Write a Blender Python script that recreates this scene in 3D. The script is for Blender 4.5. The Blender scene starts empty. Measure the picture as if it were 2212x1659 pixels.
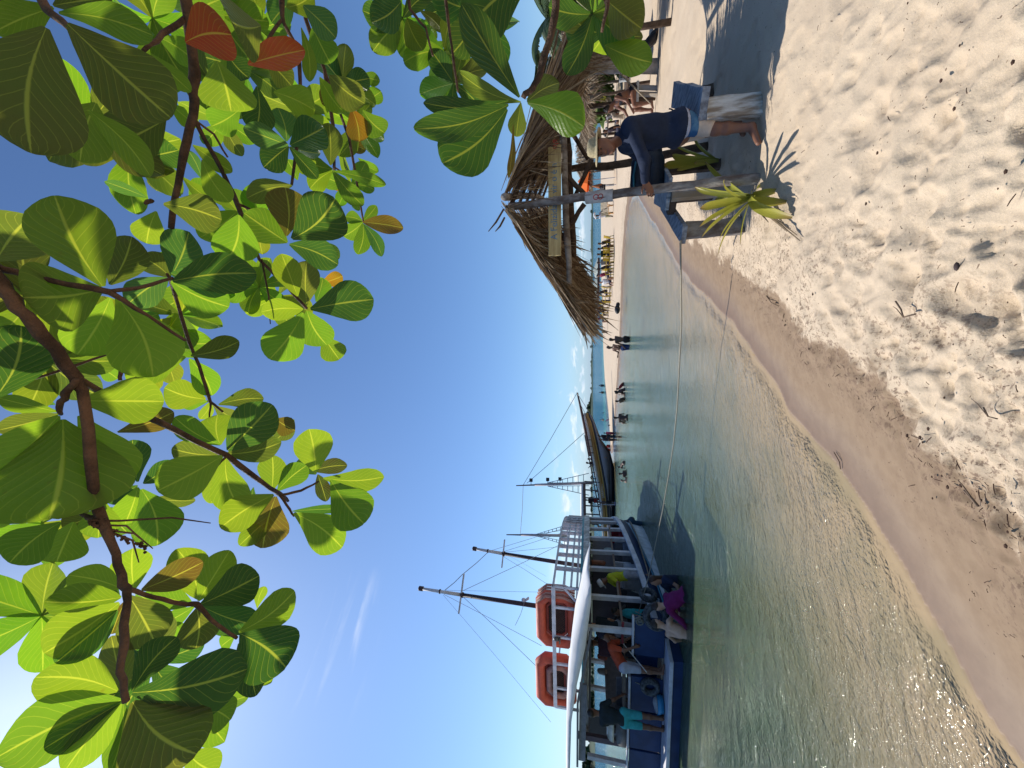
import bpy, math, random
import numpy as np
from mathutils import Vector, Matrix
R = math.radians
random.seed(7); rng = np.random.default_rng(7)
sc = bpy.context.scene
COL = sc.collection
# ------------------------------------------------------------------ camera, sky, sun, exposure
PITCH = R(11.68); F = 830.6; CAMZ = 1.6; WZ = -0.3
cp, sp = math.cos(PITCH), math.sin(PITCH)
cam = bpy.data.cameras.new('camera'); co = bpy.data.objects.new('camera', cam); COL.objects.link(co)
cam.sensor_width = 36; cam.lens = F/2212*36; cam.clip_start = 0.05; cam.clip_end = 20000
fwd = Vector((0, cp, sp)); up = Vector((0, -sp, cp)); rt = Vector((1, 0, 0))
m = Matrix(((-up.x, rt.x, -fwd.x), (-up.y, rt.y, -fwd.y), (-up.z, rt.z, -fwd.z)))   # the phone was held sideways: 90 degree roll
co.matrix_world = Matrix.Translation((0, 0, CAMZ)) @ m.to_4x4()
sc.camera = co
SUN = Vector((-1.0, 0.709, 1.506)).normalized()
SEL = math.asin(SUN.z)
w = bpy.data.worlds.new('World'); sc.world = w; w.use_nodes = True
sun = bpy.data.lights.new('sun', 'SUN'); so = bpy.data.objects.new('sun', sun); COL.objects.link(so)
sun.energy = 4.9; sun.angle = R(0.55); sun.color = (1, 0.95, 0.86)
so.rotation_euler = SUN.to_track_quat('Z', 'Y').to_euler()
sc.view_settings.view_transform = 'Standard'; sc.view_settings.look = 'None'
sc.view_settings.exposure = 0.17; sc.view_settings.gamma = 1
sc.render.engine = 'CYCLES'
sc.cycles.max_bounces = 8; sc.cycles.transparent_max_bounces = 12; sc.cycles.caustics_reflective = False; sc.cycles.caustics_refractive = False
sc.cycles.sample_clamp_indirect = 6

class NT:
    """tiny node-graph helper"""
    def __init__(s, t): s.t = t; s.n = t.nodes; s.l = t.links
    def new(s, ty, ins=None, **kw):
        n = s.n.new(ty)
        for k, v in kw.items(): setattr(n, k, v)
        for k, v in (ins or {}).items(): s.set(n.inputs[k], v)
        return n
    def set(s, sock, v):
        if isinstance(v, bpy.types.NodeSocket): s.l.new(v, sock)
        elif isinstance(v, bpy.types.Node): s.l.new(v.outputs[0], sock)
        else: sock.default_value = v
    def m(s, op, a, b=0.0, c=0.0, clamp=False):
        n = s.new('ShaderNodeMath', operation=op, use_clamp=clamp)
        s.set(n.inputs[0], a); s.set(n.inputs[1], b); s.set(n.inputs[2], c); return n.outputs[0]
    def mix(s, f, a, b):
        n = s.new('ShaderNodeMix', data_type='RGBA'); s.set(n.inputs[0], f); s.set(n.inputs[6], a); s.set(n.inputs[7], b); return n.outputs[2]
    def noise(s, vec, scale, detail=3, rough=0.5, dist=0.0):
        n = s.new('ShaderNodeTexNoise', {'Scale': scale, 'Detail': detail, 'Roughness': rough, 'Distortion': dist})
        if vec is not None: s.l.new(vec, n.inputs['Vector'])
        return n.outputs['Fac']
    def ramp(s, f, stops):
        n = s.new('ShaderNodeValToRGB'); s.set(n.inputs[0], f); e = n.color_ramp.elements
        while len(e) < len(stops): e.new(0.5)
        for i, (p, c) in enumerate(stops):
            e[i].position = p; e[i].color = (*c, 1) if len(c) == 3 else c
        return n.outputs[0]
    def ss(s, x, a, b):
        n = s.new('ShaderNodeMapRange', {'From Min': a, 'From Max': b}, interpolation_type='SMOOTHSTEP'); s.set(n.inputs[0], x); return n.outputs[0]
    def scalev(s, vec, sc3):
        n = s.new('ShaderNodeVectorMath', {0: vec, 1: sc3}, operation='MULTIPLY'); return n.outputs[0]

def C4(c): return (*c, 1) if len(c) == 3 else c
g = NT(w.node_tree); g.n.clear()
sky = g.new('ShaderNodeTexSky', sky_type='NISHITA', sun_disc=False, sun_elevation=SEL, sun_rotation=math.atan2(SUN.x, SUN.y), altitude=0, air_density=1.0, dust_density=0.6, ozone_density=2.2)
tc = g.new('ShaderNodeTexCoord').outputs['Generated']
sx = g.new('ShaderNodeSeparateXYZ', {0: tc})
az = g.m('ARCTAN2', sx.outputs[0], sx.outputs[1]); el = g.m('ARCSINE', sx.outputs[2])
def cloud(azs, els, scale, lo, hi, a0, a1, e0, e1, fa, fe, seed, detail=6, rough=0.55):
    v = g.new('ShaderNodeCombineXYZ', {0: g.m('MULTIPLY', az, azs), 1: g.m('MULTIPLY', el, els), 2: seed})
    n = g.noise(v.outputs[0], scale, detail, rough, 0.3)
    k = g.ss(n, lo, hi)
    for x, a, b, f in ((az, a0, a1, fa), (el, e0, e1, fe)):
        k = g.m('MULTIPLY', k, g.ss(x, a, a+f)); k = g.m('MULTIPLY', k, g.m('SUBTRACT', 1.0, g.ss(x, b-f, b)))
    return k
dg = math.radians
c1 = cloud(1, 2.2, 13, .50, .63, dg(-30), dg(2), dg(.8), dg(6.0), dg(5), dg(2.4), 3.1)
c2 = cloud(1, 3.5, 20, .52, .62, dg(-22), dg(40), dg(.5), dg(3.2), dg(6), dg(.8), 8.4)
c3 = cloud(1.0, 9, 3.2, .47, .80, dg(-46), dg(-27), dg(25), dg(35), dg(7), dg(4), 1.7, 3)
c4 = cloud(1, 2, 4, .5, .8, dg(-70), dg(-46), dg(48), dg(60), dg(8), dg(5), 5.2)
base = g.mix(g.m('MULTIPLY', g.m('SUBTRACT', 1.0, g.ss(el, 0.0, dg(10))), .28), sky.outputs[0], (4.6, 6.6, 9.2, 1))   # pale haze low over the sea
shade = g.mix(g.ss(g.noise(g.new('ShaderNodeCombineXYZ', {0: g.m('MULTIPLY', az, 20), 1: g.m('MULTIPLY', el, 45), 2: 2.0}).outputs[0], 1.2, 3), .35, .6), (6.2, 7.2, 9.0, 1), (9.8, 9.9, 10.0, 1))
base = g.new('ShaderNodeMix', {0: 1.0, 6: base, 7: (.74, .94, 1.17, 1)}, data_type='RGBA', blend_type='MULTIPLY').outputs[2]
k = base
for cc, a in ((c1, .62), (c2, .5), (c3, .55), (c4, .6)):
    k = g.mix(g.m('MULTIPLY', cc, a), k, shade)
bg = g.new('ShaderNodeBackground', {0: k, 1: 0.109})
g.l.new(bg.outputs[0], g.new('ShaderNodeOutputWorld').inputs[0])

# ------------------------------------------------------------------ pixel -> world helpers (pixels of the 2212 x 1659 picture)
def ray(X, Y):
    u = (829.5-Y)/F; v = (1106-X)/F
    return Vector((u, cp - v*sp, sp + v*cp))
def P(X, Y, y):                       # point on the ray at forward distance y
    d = ray(X, Y); return Vector((0, 0, CAMZ)) + d*(y/d.y)
def PD(X, Y, dist):                   # point on the ray at true distance
    return Vector((0, 0, CAMZ)) + ray(X, Y).normalized()*dist
def G(X, Y, z=0.0):                   # point on the ray at height z
    d = ray(X, Y); return Vector((0, 0, CAMZ)) + d*((z-CAMZ)/d.z)

# ------------------------------------------------------------------ materials
MATS = {}
def mat(name, color, rough=.6, spec=.5, var=.25, scale=8, bump=.15, bscale=40, metal=0, col2=None, stretch=(1, 1, 1), coat=0, transl=0):
    if name in MATS: return MATS[name]
    mt = bpy.data.materials.new(name); mt.use_nodes = True
    g = NT(mt.node_tree); b = g.n['Principled BSDF']
    tc = g.new('ShaderNodeTexCoord').outputs['Object']; tc = g.scalev(tc, stretch)
    n = g.noise(tc, scale, 5, .6)
    c2 = col2 or tuple(max(0, c*(1-var)) for c in color)
    g.set(b.inputs['Base Color'], g.mix(g.ss(n, .35, .65), C4(color), C4(c2)))
    b.inputs['Roughness'].default_value = rough; b.inputs['Specular IOR Level'].default_value = spec; b.inputs['Metallic'].default_value = metal
    b.inputs['Coat Weight'].default_value = coat
    if bump:
        bp = g.new('ShaderNodeBump', {'Strength': bump, 'Distance': .02, 'Height': g.noise(tc, bscale, 4, .6)}); g.l.new(bp.outputs[0], b.inputs['Normal'])
    if transl:
        t = g.new('ShaderNodeBsdfTranslucent', {0: C4(color)}); mx = g.new('ShaderNodeMixShader', {0: transl, 1: b.outputs[0], 2: t.outputs[0]})
        g.l.new(mx.outputs[0], g.n['Material Output'].inputs[0])
    MATS[name] = mt; return mt

# ------------------------------------------------------------------ mesh builder
class MB:
    def __init__(s): s.v = []; s.f = []; s.uv = None; s.mi = []
    def add(s, vs, fs, mi=0):
        o = len(s.v); s.v += [tuple(v) for v in vs]; s.f += [tuple(i+o for i in f) for f in fs]; s.mi += [mi]*len(fs); return s
    def box(s, c, size, rot=None, mi=0, taper=1.0):
        a, b, d = (x/2 for x in size); M = rot or Matrix.Identity(3); vs = []
        for z in (-d, d):
            k = taper if z > 0 else 1
            for x, y in ((-a, -b), (a, -b), (a, b), (-a, b)): vs.append(Vector(c) + M @ Vector((x*k, y*k, z)))
        return s.add(vs, [(3, 2, 1, 0), (4, 5, 6, 7), (0, 1, 5, 4), (1, 2, 6, 5), (2, 3, 7, 6), (3, 0, 4, 7)], mi)
    def bar(s, a, b, wx, wy, upv=(0, 0, 1), mi=0):       # squared bar from a to b
        a = Vector(a); b = Vector(b); z = (b-a).normalized(); x = z.cross(Vector(upv))
        if x.length < 1e-3: x = z.cross(Vector((0, 1, 0)))
        x.normalize(); y = z.cross(x)
        M = Matrix((x, y, z)).transposed()
        return s.box((a+b)/2, (wx, wy, (b-a).length), M, mi)
    def tube(s, pts, rad, n=8, mi=0, cap=True, wob=0.0):
        pts = [Vector(p) for p in pts]; k = len(pts)
        if not hasattr(rad, '__len__'): rad = [rad]*k
        rings = []; prev = None
        for i, p in enumerate(pts):
            t = (pts[min(i+1, k-1)] - pts[max(i-1, 0)]).normalized()
            if prev is None:
                x = t.cross(Vector((0.13, .2, 1)));
                if x.length < .1: x = t.cross(Vector((1, 0, 0)))
            else: x = prev - t*prev.dot(t)
            x.normalize(); prev = x; y = t.cross(x)
            rings.append([p + (x*math.cos(2*math.pi*j/n) + y*math.sin(2*math.pi*j/n))*rad[i]*(1+wob*random.uniform(-1, 1)) for j in range(n)])
        vs = [v for r in rings for v in r]; fs = []
        for i in range(k-1):
            for j in range(n): fs.append((i*n+j, i*n+(j+1) % n, (i+1)*n+(j+1) % n, (i+1)*n+j))
        if cap: fs += [tuple(range(n))[::-1], tuple(range((k-1)*n, k*n))]
        return s.add(vs, fs, mi)
    def quad(s, a, b, c, d, mi=0): return s.add([a, b, c, d], [(0, 1, 2, 3)], mi)
    def grid(s, pts, mi=0, closed=False):                 # pts[i][j]
        n = len(pts); k = len(pts[0]); fs = []
        for i in range(n-1):
            for j in range(k-1): fs.append((i*k+j, i*k+j+1, (i+1)*k+j+1, (i+1)*k+j))
            if closed: fs.append((i*k+k-1, i*k, (i+1)*k, (i+1)*k+k-1))
        return s.add([p for r in pts for p in r], fs, mi)
    def torus(s, c, R_, r_, ax=(0, 1, 0), n=28, k=10, sq=1.0):
        ax = Vector(ax).normalized(); x = ax.cross(Vector((0.1, 0.2, 1))).normalized(); y = ax.cross(x); pts = []
        for i in range(n+1):
            a = 2*math.pi*i/n; d = x*math.cos(a)+y*math.sin(a)
            pts.append([Vector(c)+d*(R_+r_*math.cos(2*math.pi*j/k))+ax*r_*sq*math.sin(2*math.pi*j/k) for j in range(k)])
        return s.grid(pts, closed=True)
    def sphere(s, c, r, n=12, mi=0):
        if not hasattr(r, '__len__'): r = (r, r, r)
        pts = [[Vector(c)+Vector((r[0]*math.sin(math.pi*i/n)*math.cos(2*math.pi*j/n), r[1]*math.sin(math.pi*i/n)*math.sin(2*math.pi*j/n), r[2]*math.cos(math.pi*i/n))) for j in range(n)] for i in range(n+1)]
        return s.grid(pts, mi, closed=True)
    def build(s, name, ms, parent=None, smooth=False, bevel=0, thick=0):
        me = bpy.data.meshes.new(name); me.from_pydata([tuple(v) for v in s.v], [], s.f)
        ms = ms if isinstance(ms, (list, tuple)) else [ms]
        for q in ms: me.materials.append(q)
        me.polygons.foreach_set('material_index', s.mi)
        if smooth: me.polygons.foreach_set('use_smooth', [True]*len(s.f))
        me.update(); me.validate()
        o = bpy.data.objects.new(name, me); COL.objects.link(o)
        if thick:
            q = o.modifiers.new('solid', 'SOLIDIFY'); q.thickness = thick; q.offset = 0
        if bevel:
            q = o.modifiers.new('bevel', 'BEVEL'); q.width = bevel; q.segments = 2; q.limit_method = 'ANGLE'
        if parent:
            o.parent = parent; o.matrix_parent_inverse = parent.matrix_basis.inverted()
        return o
def tag(o, label=None, cat=None, group=None, kind=None):
    if label: o['label'] = label
    if cat: o['category'] = cat
    if group: o['group'] = group
    if kind: o['kind'] = kind
    return o
def empty(name, loc, label=None, cat=None, group=None, rz=0):
    o = bpy.data.objects.new(name, None); COL.objects.link(o); o.location = loc; o.rotation_euler = (0, 0, rz); o.empty_display_size = .2
    return tag(o, label, cat, group)
def text(s, name, body, mt, size, org, xdir, ydir, parent=None, ext=.002, align='LEFT', bold=0):
    c = bpy.data.curves.new(name, 'FONT'); c.body = body; c.size = size; c.extrude = ext; c.align_x = align; c.offset = bold
    o = bpy.data.objects.new(name, c)
    dg_me = None
    COL.objects.link(o)
    x = Vector(xdir).normalized(); y = Vector(ydir); y = (y - x*y.dot(x)).normalized(); z = x.cross(y)
    M = Matrix((x, y, z)).transposed().to_4x4(); M.translation = Vector(org)
    bpy.context.view_layer.update()
    me = bpy.data.meshes.new_from_object(o.evaluated_get(bpy.context.evaluated_depsgraph_get()))
    bpy.data.objects.remove(o)
    me.transform(M); me.materials.clear(); me.materials.append(mt)
    o = bpy.data.objects.new(name, me); COL.objects.link(o)
    if parent: o.parent = parent; o.matrix_parent_inverse = parent.matrix_basis.inverted()
    return o

# ------------------------------------------------------------------ shoreline and terrain
sh_px = [(2180, 1596), (2060, 1400), (1982, 1278), (1880, 1120), (1799, 1001), (1710, 890), (1654, 798), (1583, 693), (1510, 622), (1472, 581), (1440, 525), (1426, 499), (1400, 462), (1390, 443),
         (1378, 420), (1366, 425), (1359, 445), (1352, 500), (1346, 575), (1344, 655), (1342, 718), (1338, 792), (1334, 840), (1331, 882), (1327, 950), (1323, 979),
         (1319.6, 979), (1316, 907), (1311, 865), (1307, 829), (1303.5, 718), (1301, 600), (1300, 440), (1300, 250)]
shore = [(-3.0, -8.0), (-3.2, -2.0), (-2.6, 0.6)] + [tuple(G(a, b, WZ)[:2]) for a, b in sh_px] + [(110, 80), (160, 60), (160, -60), (-3, -60)]
shore = np.array(shore)
def sdist(x, y, poly):
    """signed distance, positive inside"""
    d = np.full(x.shape, 1e9); ins = np.zeros(x.shape, bool); n = len(poly)
    for i in range(n):
        ax, ay = poly[i]; bx, by = poly[(i+1) % n]
        ex, ey = bx-ax, by-ay; t = np.clip(((x-ax)*ex+(y-ay)*ey)/(ex*ex+ey*ey), 0, 1)
        d = np.minimum(d, np.hypot(x-ax-t*ex, y-ay-t*ey))
        c = ((ay > y) != (by > y)) & (x < (bx-ax)*(y-ay)/(by-ay+1e-12)+ax); ins ^= c
    return np.where(ins, d, -d)
LAT = rng.random((256, 256))
def vnoise(x, y):
    xi = np.floor(x).astype(int); yi = np.floor(y).astype(int); fx = x-xi; fy = y-yi
    fx = fx*fx*(3-2*fx); fy = fy*fy*(3-2*fy)
    a = LAT[xi % 256, yi % 256]; b = LAT[(xi+1) % 256, yi % 256]; c = LAT[xi % 256, (yi+1) % 256]; d = LAT[(xi+1) % 256, (yi+1) % 256]
    return (a*(1-fx)+b*fx)*(1-fy)+(c*(1-fx)+d*fx)*fy - .5
def base_height(x, y, wob=True):
    d = sdist(x, y, shore) + .10*vnoise(x*1.3+9, y*1.3) + .05*vnoise(x*4, y*4+3)
    far = np.clip(np.hypot(x, y)/40, 0, 1)
    wd = 1.15 + 4*far
    t = np.clip(d/wd, 0, 1); land = WZ + .30*(t*t*(3-2*t)*.65+t*.35) + .01
    sea = WZ - np.where(d > -8, np.minimum(-d*.11, .85), .85+np.minimum((-d-8)*.03, 3))
    z = np.where(d > 0, land, sea) + np.where((d > .9), 1, 0)*.05*far*vnoise(x*.3, y*.3)
    return z, d
def gz(x, y):
    z, d = base_height(np.array([float(x)]), np.array([float(y)])); return float(z[0])

def polar(rs, ths):
    Rr, T = np.meshgrid(rs, ths, indexing='ij'); return Rr*np.sin(T), Rr*np.cos(T), Rr, T
def grid_obj(name, X, Y, Z, mt, attrs, close=True):
    n, k = X.shape; v = np.stack([X, Y, Z], -1).reshape(-1, 3)
    i = np.arange(n-1)[:, None]; j = np.arange(k if close else k-1)[None, :]; j2 = (j+1) % k
    q = np.stack(np.broadcast_arrays(i*k+j, (i+1)*k+j, (i+1)*k+j2, i*k+j2), -1).reshape(-1, 4)
    me = bpy.data.meshes.new(name); me.vertices.add(len(v)); me.vertices.foreach_set('co', v.ravel())
    me.loops.add(q.size); me.loops.foreach_set('vertex_index', q[:, ::-1].ravel().astype(np.int32))
    me.polygons.add(len(q)); me.polygons.foreach_set('loop_start', np.arange(len(q))*4); me.polygons.foreach_set('loop_total', np.full(len(q), 4))
    me.polygons.foreach_set('use_smooth', np.ones(len(q), bool)); me.update(calc_edges=True)
    for an, av in attrs.items():
        a = me.attributes.new(an, 'FLOAT', 'POINT'); a.data.foreach_set('value', av.ravel().astype(np.float32))
    me.materials.append(mt); o = bpy.data.objects.new(name, me); COL.objects.link(o); return o
ths = np.radians(np.concatenate([np.arange(-84, 84, .28), np.arange(84, 276, 4)]))
rs = [.05, .3]
while rs[-1] < 140: rs.append(rs[-1]*(1.05 if rs[-1] < 1 else 1.0085 if rs[-1] < 11 else 1.02))
rs = np.array(rs)
X, Y, Rr, T = polar(rs, ths)
Z, D = base_height(X, Y)
dryk = np.clip((D-.62)/.5, 0, 1)
nearf = np.clip(1-(Rr-11)/10, 0, 1)
Z += dryk*nearf*(.038*vnoise(X*1.1, Y*1.1+20) + .018*vnoise(X*2.7+5, Y*2.7) + .012*vnoise(X*7, Y*7+1) + .004*vnoise(X*16, Y*16+1))
# footprints trodden into the dry sand
dth = math.radians(.28); th0 = ths[0]
rs_l = np.log(rs[2:])
def dent(cx, cy, ang, L, W, dep, rim):
    r = math.hypot(cx, cy); th = math.atan2(cx, cy); m_ = L*1.3
    i0, i1 = np.searchsorted(rs, [max(.1, r-m_), r+m_]); j0 = int((th-m_/r-th0)/dth); j1 = int((th+m_/r-th0)/dth)+2
    j0 = max(j0, 0); j1 = min(j1, 598)
    if i1 <= i0 or j1 <= j0: return
    x = X[i0:i1, j0:j1]-cx; y = Y[i0:i1, j0:j1]-cy; c, s = math.cos(ang), math.sin(ang)
    a = (x*c+y*s)/L; b = (-x*s+y*c)/W*(1+.25*np.sin(a*3))
    q = np.sqrt(a*a+b*b); kk = np.clip((q-.78)/.34, 0, 1)
    Z[i0:i1, j0:j1] += (-dep*(1-kk*kk*(3-2*kk)) + rim*np.exp(-((q-1.18)/.16)**2))*dryk[i0:i1, j0:j1]
for k_ in range(2100):
    r = 1.5*(13/1.5)**random.random(); th = random.uniform(-.7, 1.25)
    a = random.gauss(.6, .9); L = random.choice((random.uniform(.06, .1), random.uniform(.11, .19), random.uniform(.11, .19)))
    dent(r*math.sin(th), r*math.cos(th), a, L, L*random.uniform(.5, .85), random.uniform(.005, .015), random.uniform(.001, .004))
dent(*G(1870+210, 640)[:2], 1.4, .17, .10, .022, .006)
# churned, crumbly strip at the crest of the wet sand
ED = np.interp(Y, [2.5, 6.5], [1.02, .78])
cr = np.exp(-((D-ED)/.26)**2)*nearf
Z += cr*(.06*np.abs(vnoise(X*8, Y*8)) + .03*vnoise(X*20, Y*20))

ms = bpy.data.materials.new('sand'); ms.use_nodes = True; g = NT(ms.node_tree); b = g.n['Principled BSDF']
pos = g.new('ShaderNodeNewGeometry').outputs['Position']
d_ = g.new('ShaderNodeAttribute', attribute_name='shore').outputs['Fac']
n1 = g.noise(pos, 1.6, 5, .6); n2 = g.noise(pos, 9, 4, .6); n3 = g.noise(pos, 300, 2, .6); n4 = g.noise(pos, 60, 4, .7)
dry = g.ss(g.m('ADD', g.m('ADD', d_, g.m('MULTIPLY', g.ss(g.new('ShaderNodeSeparateXYZ', {0: pos}).outputs[1], 2.5, 6.5), .24)), g.m('ADD', g.m('MULTIPLY', g.m('SUBTRACT', n1, .5), .55), g.m('MULTIPLY', g.m('SUBTRACT', n2, .5), .35))), .93, 1.05)
cdry = g.mix(g.ss(n1, .3, .7), (.56, .435, .305, 1), (.62, .495, .355, 1)); cdry = g.mix(g.ss(n3, .3, .75), cdry, (.45, .36, .27, 1)); cdry = g.mix(g.m('MULTIPLY', g.ss(n4, .60, .74), .45), cdry, (.26, .19, .14, 1))
spk = g.new('ShaderNodeTexVoronoi', {'Scale': 26.0}, feature='F1'); g.l.new(g.new('ShaderNodeVectorMath', {0: pos, 1: g.new('ShaderNodeTexNoise', {'Scale': 30.0}).outputs['Color']}, operation='ADD').outputs[0], spk.inputs['Vector'])
spm = g.m('MULTIPLY', g.m('LESS_THAN', spk.outputs['Distance'], .12), g.m('GREATER_THAN', g.new('ShaderNodeSeparateColor', {0: spk.outputs['Color']}).outputs[0], .62))
cdry = g.mix(g.m('MULTIPLY', spm, .8), cdry, (.10, .055, .035, 1))
# debris gets thick along the crest
cst = g.m('MULTIPLY', g.ss(d_, .35, .85), g.m('SUBTRACT', 1.0, g.ss(d_, 1.3, 2.1)))
deb = g.m('MULTIPLY', g.m('MULTIPLY', cst, g.ss(g.noise(pos, 34, 6, .75), .51, .59)), g.ss(g.noise(pos, 2.5, 3), .36, .55))
wet0 = g.ss(d_, .0, .35)
cwet = g.mix(wet0, (.195, .125, .08, 1), (.25, .175, .112, 1)); cwet = g.mix(g.ss(n2, .35, .65), cwet, g.mix(wet0, (.175, .112, .072, 1), (.22, .15, .095, 1)))
cwet = g.mix(g.m('MULTIPLY', spm, g.m('MULTIPLY', wet0, .7)), cwet, (.09, .05, .035, 1))
uw = g.ss(d_, -6.0, -.2)
cbot = g.mix(uw, (.30, .27, .17, 1), (.45, .335, .215, 1)); cbot = g.mix(g.m('MULTIPLY', g.ss(g.noise(pos, 1.1, 4), .48, .62), .35), cbot, (.20, .19, .11, 1))
cw = g.mix(g.ss(d_, -.06, .03), cbot, cwet)
c_ = g.mix(dry, cw, cdry); c_ = g.mix(g.m('MULTIPLY', deb, .75), c_, (.13, .08, .055, 1))
g.set(b.inputs['Base Color'], c_)
wsh = g.m('MULTIPLY', g.ss(d_, -.05, .02), g.m('SUBTRACT', 1.0, g.ss(d_, .18, .5)))
g.set(b.inputs['Roughness'], g.m('SUBTRACT', .92, g.m('MULTIPLY', wsh, .36))); b.inputs['Specular IOR Level'].default_value = .4
hh = g.m('ADD', g.m('MULTIPLY', g.noise(pos, 45, 5, .65), g.m('ADD', g.m('MULTIPLY', dry, .9), .06)), g.m('MULTIPLY', n3, g.m('ADD', g.m('MULTIPLY', dry, .12), .02)))
bp = g.new('ShaderNodeBump', {'Strength': .4, 'Distance': .02, 'Height': hh}); g.l.new(bp.outputs[0], b.inputs['Normal'])
tag(grid_obj('ground', X, Y, Z, ms, {'shore': D}), kind='structure')
tag(MB().box((0, 0, -6.2), (9000, 9000, .4)).build('seabed', mat('seabed', (.12, .15, .12)), None), kind='structure')

# water sheet with true depth
rw = [.05, .5]
while rw[-1] < 7000: rw.append(rw[-1]*(1.05 if rw[-1] < 150 else 1.3))
Xw, Yw, Rw, _ = polar(np.array(rw), np.radians(np.concatenate([np.arange(-84, 84, 1.0), np.arange(84, 276, 6)])))
zb, Dw = base_height(Xw, Yw)
mw = bpy.data.materials.new('sea_water'); mw.use_nodes = True; g = NT(mw.node_tree); g.n.remove(g.n['Principled BSDF'])
pos = g.new('ShaderNodeNewGeometry').outputs['Position']; sd = g.new('ShaderNodeAttribute', attribute_name='shore').outputs['Fac']; seaf = g.new('ShaderNodeAttribute', attribute_name='open_sea').outputs['Fac']
off = g.m('ADD', g.m('MULTIPLY', sd, -1.0), g.m('MULTIPLY', g.m('SUBTRACT', g.noise(pos, 5.0, 3), .5), .10))
body = g.mix(seaf, (.15, .24, .215, 1), (.008, .095, .15, 1))
body = g.mix(g.m('MULTIPLY', seaf, g.m('SUBTRACT', 1.0, g.ss(off, 0.0, 14.0))), body, (.05, .24, .22, 1))
body = g.mix(g.m('MULTIPLY', g.m('SUBTRACT', 1.0, seaf), g.ss(g.noise(g.scalev(pos, (1, .5, 1)), 1.0, 5, .7), .45, .7)), body, (.115, .165, .115, 1))
pxy = g.new('ShaderNodeSeparateXYZ', {0: pos}); body = g.mix(g.m('MULTIPLY', g.m('MULTIPLY', g.ss(g.m('MULTIPLY', pxy.outputs[0], -1.0), .5, 4.5), g.m('SUBTRACT', 1.0, g.ss(pxy.outputs[1], 10.0, 22.0))), .85), body, (.062, .098, .040, 1))   # darker green water tint, set by position on the boat side
opac = g.m('SUBTRACT', 1.0, g.m('POWER', 2.718, g.m('MULTIPLY', g.m('MAXIMUM', off, 0.0), g.m('ADD', g.m('MULTIPLY', seaf, -.4), -.17))))
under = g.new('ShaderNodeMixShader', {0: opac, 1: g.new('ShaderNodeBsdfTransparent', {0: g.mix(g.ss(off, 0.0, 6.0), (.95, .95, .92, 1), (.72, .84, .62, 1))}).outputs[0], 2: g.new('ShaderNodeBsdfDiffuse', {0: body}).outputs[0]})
warp = g.new('ShaderNodeVectorMath', {0: pos, 1: g.scalev(g.new('ShaderNodeTexNoise', {'Scale': .9, 'Vector': pos}).outputs['Color'], (.5, .5, 0))}, operation='ADD').outputs[0]
wa = g.noise(g.scalev(warp, (1.0, 2.0, 1)), 2.4, 3, .55, .4); wb = g.noise(g.scalev(warp, (1.2, 1.6, 1)), 13, 3, .6, .8); wc = g.noise(pos, 38, 2, .5)
wd_ = g.noise(g.scalev(pos, (.35, 1, 1)), .9, 3, .6)
hgt = g.m('ADD', g.m('ADD', g.m('MULTIPLY', wa, g.m('ADD', .045, g.m('MULTIPLY', g.ss(off, 1.5, 9.0), .09))), g.m('MULTIPLY', wb, g.m('ADD', .014, g.m('MULTIPLY', g.ss(off, 1.0, 6.0), .022)))), g.m('ADD', g.m('MULTIPLY', wc, .010), g.m('MULTIPLY', g.m('MULTIPLY', wd_, g.m('ADD', seaf, g.m('MULTIPLY', g.ss(off, 4.0, 14.0), .30))), .5)))
hgt = g.m('MULTIPLY', hgt, g.ss(off, .0, .35))
bp = g.new('ShaderNodeBump', {'Strength': .75, 'Distance': 1.0, 'Height': hgt})
gl = g.new('ShaderNodeBsdfGlossy', {'Roughness': .045, 'Normal': bp.outputs[0]})
fr = g.new('ShaderNodeFresnel', {'IOR': 1.333, 'Normal': bp.outputs[0]})
mx = g.new('ShaderNodeMixShader', {0: fr.outputs[0], 1: under.outputs[0], 2: gl.outputs[0]})
g.l.new(mx.outputs[0], g.n['Material Output'].inputs[0])
# open sea = beyond the sand spit
lagoon_line = (shore[3:30])
seaf_ = np.clip((Yw - np.interp(Xw, [-200, -16, -9, 10, 30], [55, 45, 44, 50, 60]))/10, 0, 1)
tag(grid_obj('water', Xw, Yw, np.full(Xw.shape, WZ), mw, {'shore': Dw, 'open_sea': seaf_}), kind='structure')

# far shore beyond the water: low hills plus a far wood that reads as one mass
mb = MB()
prof = []
for i in range(160):
    a = -62 + i*.72
    dist = 620 + 60*math.sin(i*.21); hgt_ = .8+1.3*abs(math.sin(i*.37))+random.random()*.8
    if a < -19: dist = 330+30*math.sin(i*.4); hgt_ = 2+random.random()
    x_, y_ = dist*math.sin(R(a)), dist*math.cos(R(a))
    prof.append([Vector((x_*q, y_*q, z_)) for q, z_ in ((.93, WZ-.5), (.95, WZ+.4), (1.0, hgt_), (1.08, hgt_*.9), (1.3, WZ-.5))])
mb.grid(prof); tag(mb.build('hills', mat('far_land', (.07, .10, .07), .9, .1, .5, .05, 0), smooth=True), kind='structure')
mb = MB()
def clump(c, r, n=46, leaf=.35):
    for _ in range(n):
        d = Vector((random.gauss(0, 1), random.gauss(0, 1), random.gauss(0, 1))).normalized()*random.uniform(.55, 1.05)
        p = Vector(c)+Vector((d.x*r, d.y*r, d.z*r*.75)); a = Vector((random.gauss(0, 1), random.gauss(0, 1), random.gauss(0, 1))).normalized()*r*leaf; b_ = a.orthogonal().normalized()*r*leaf*random.uniform(.5, 1)
        mb.quad(p-a, p+b_, p+a, p-b_)
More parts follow.
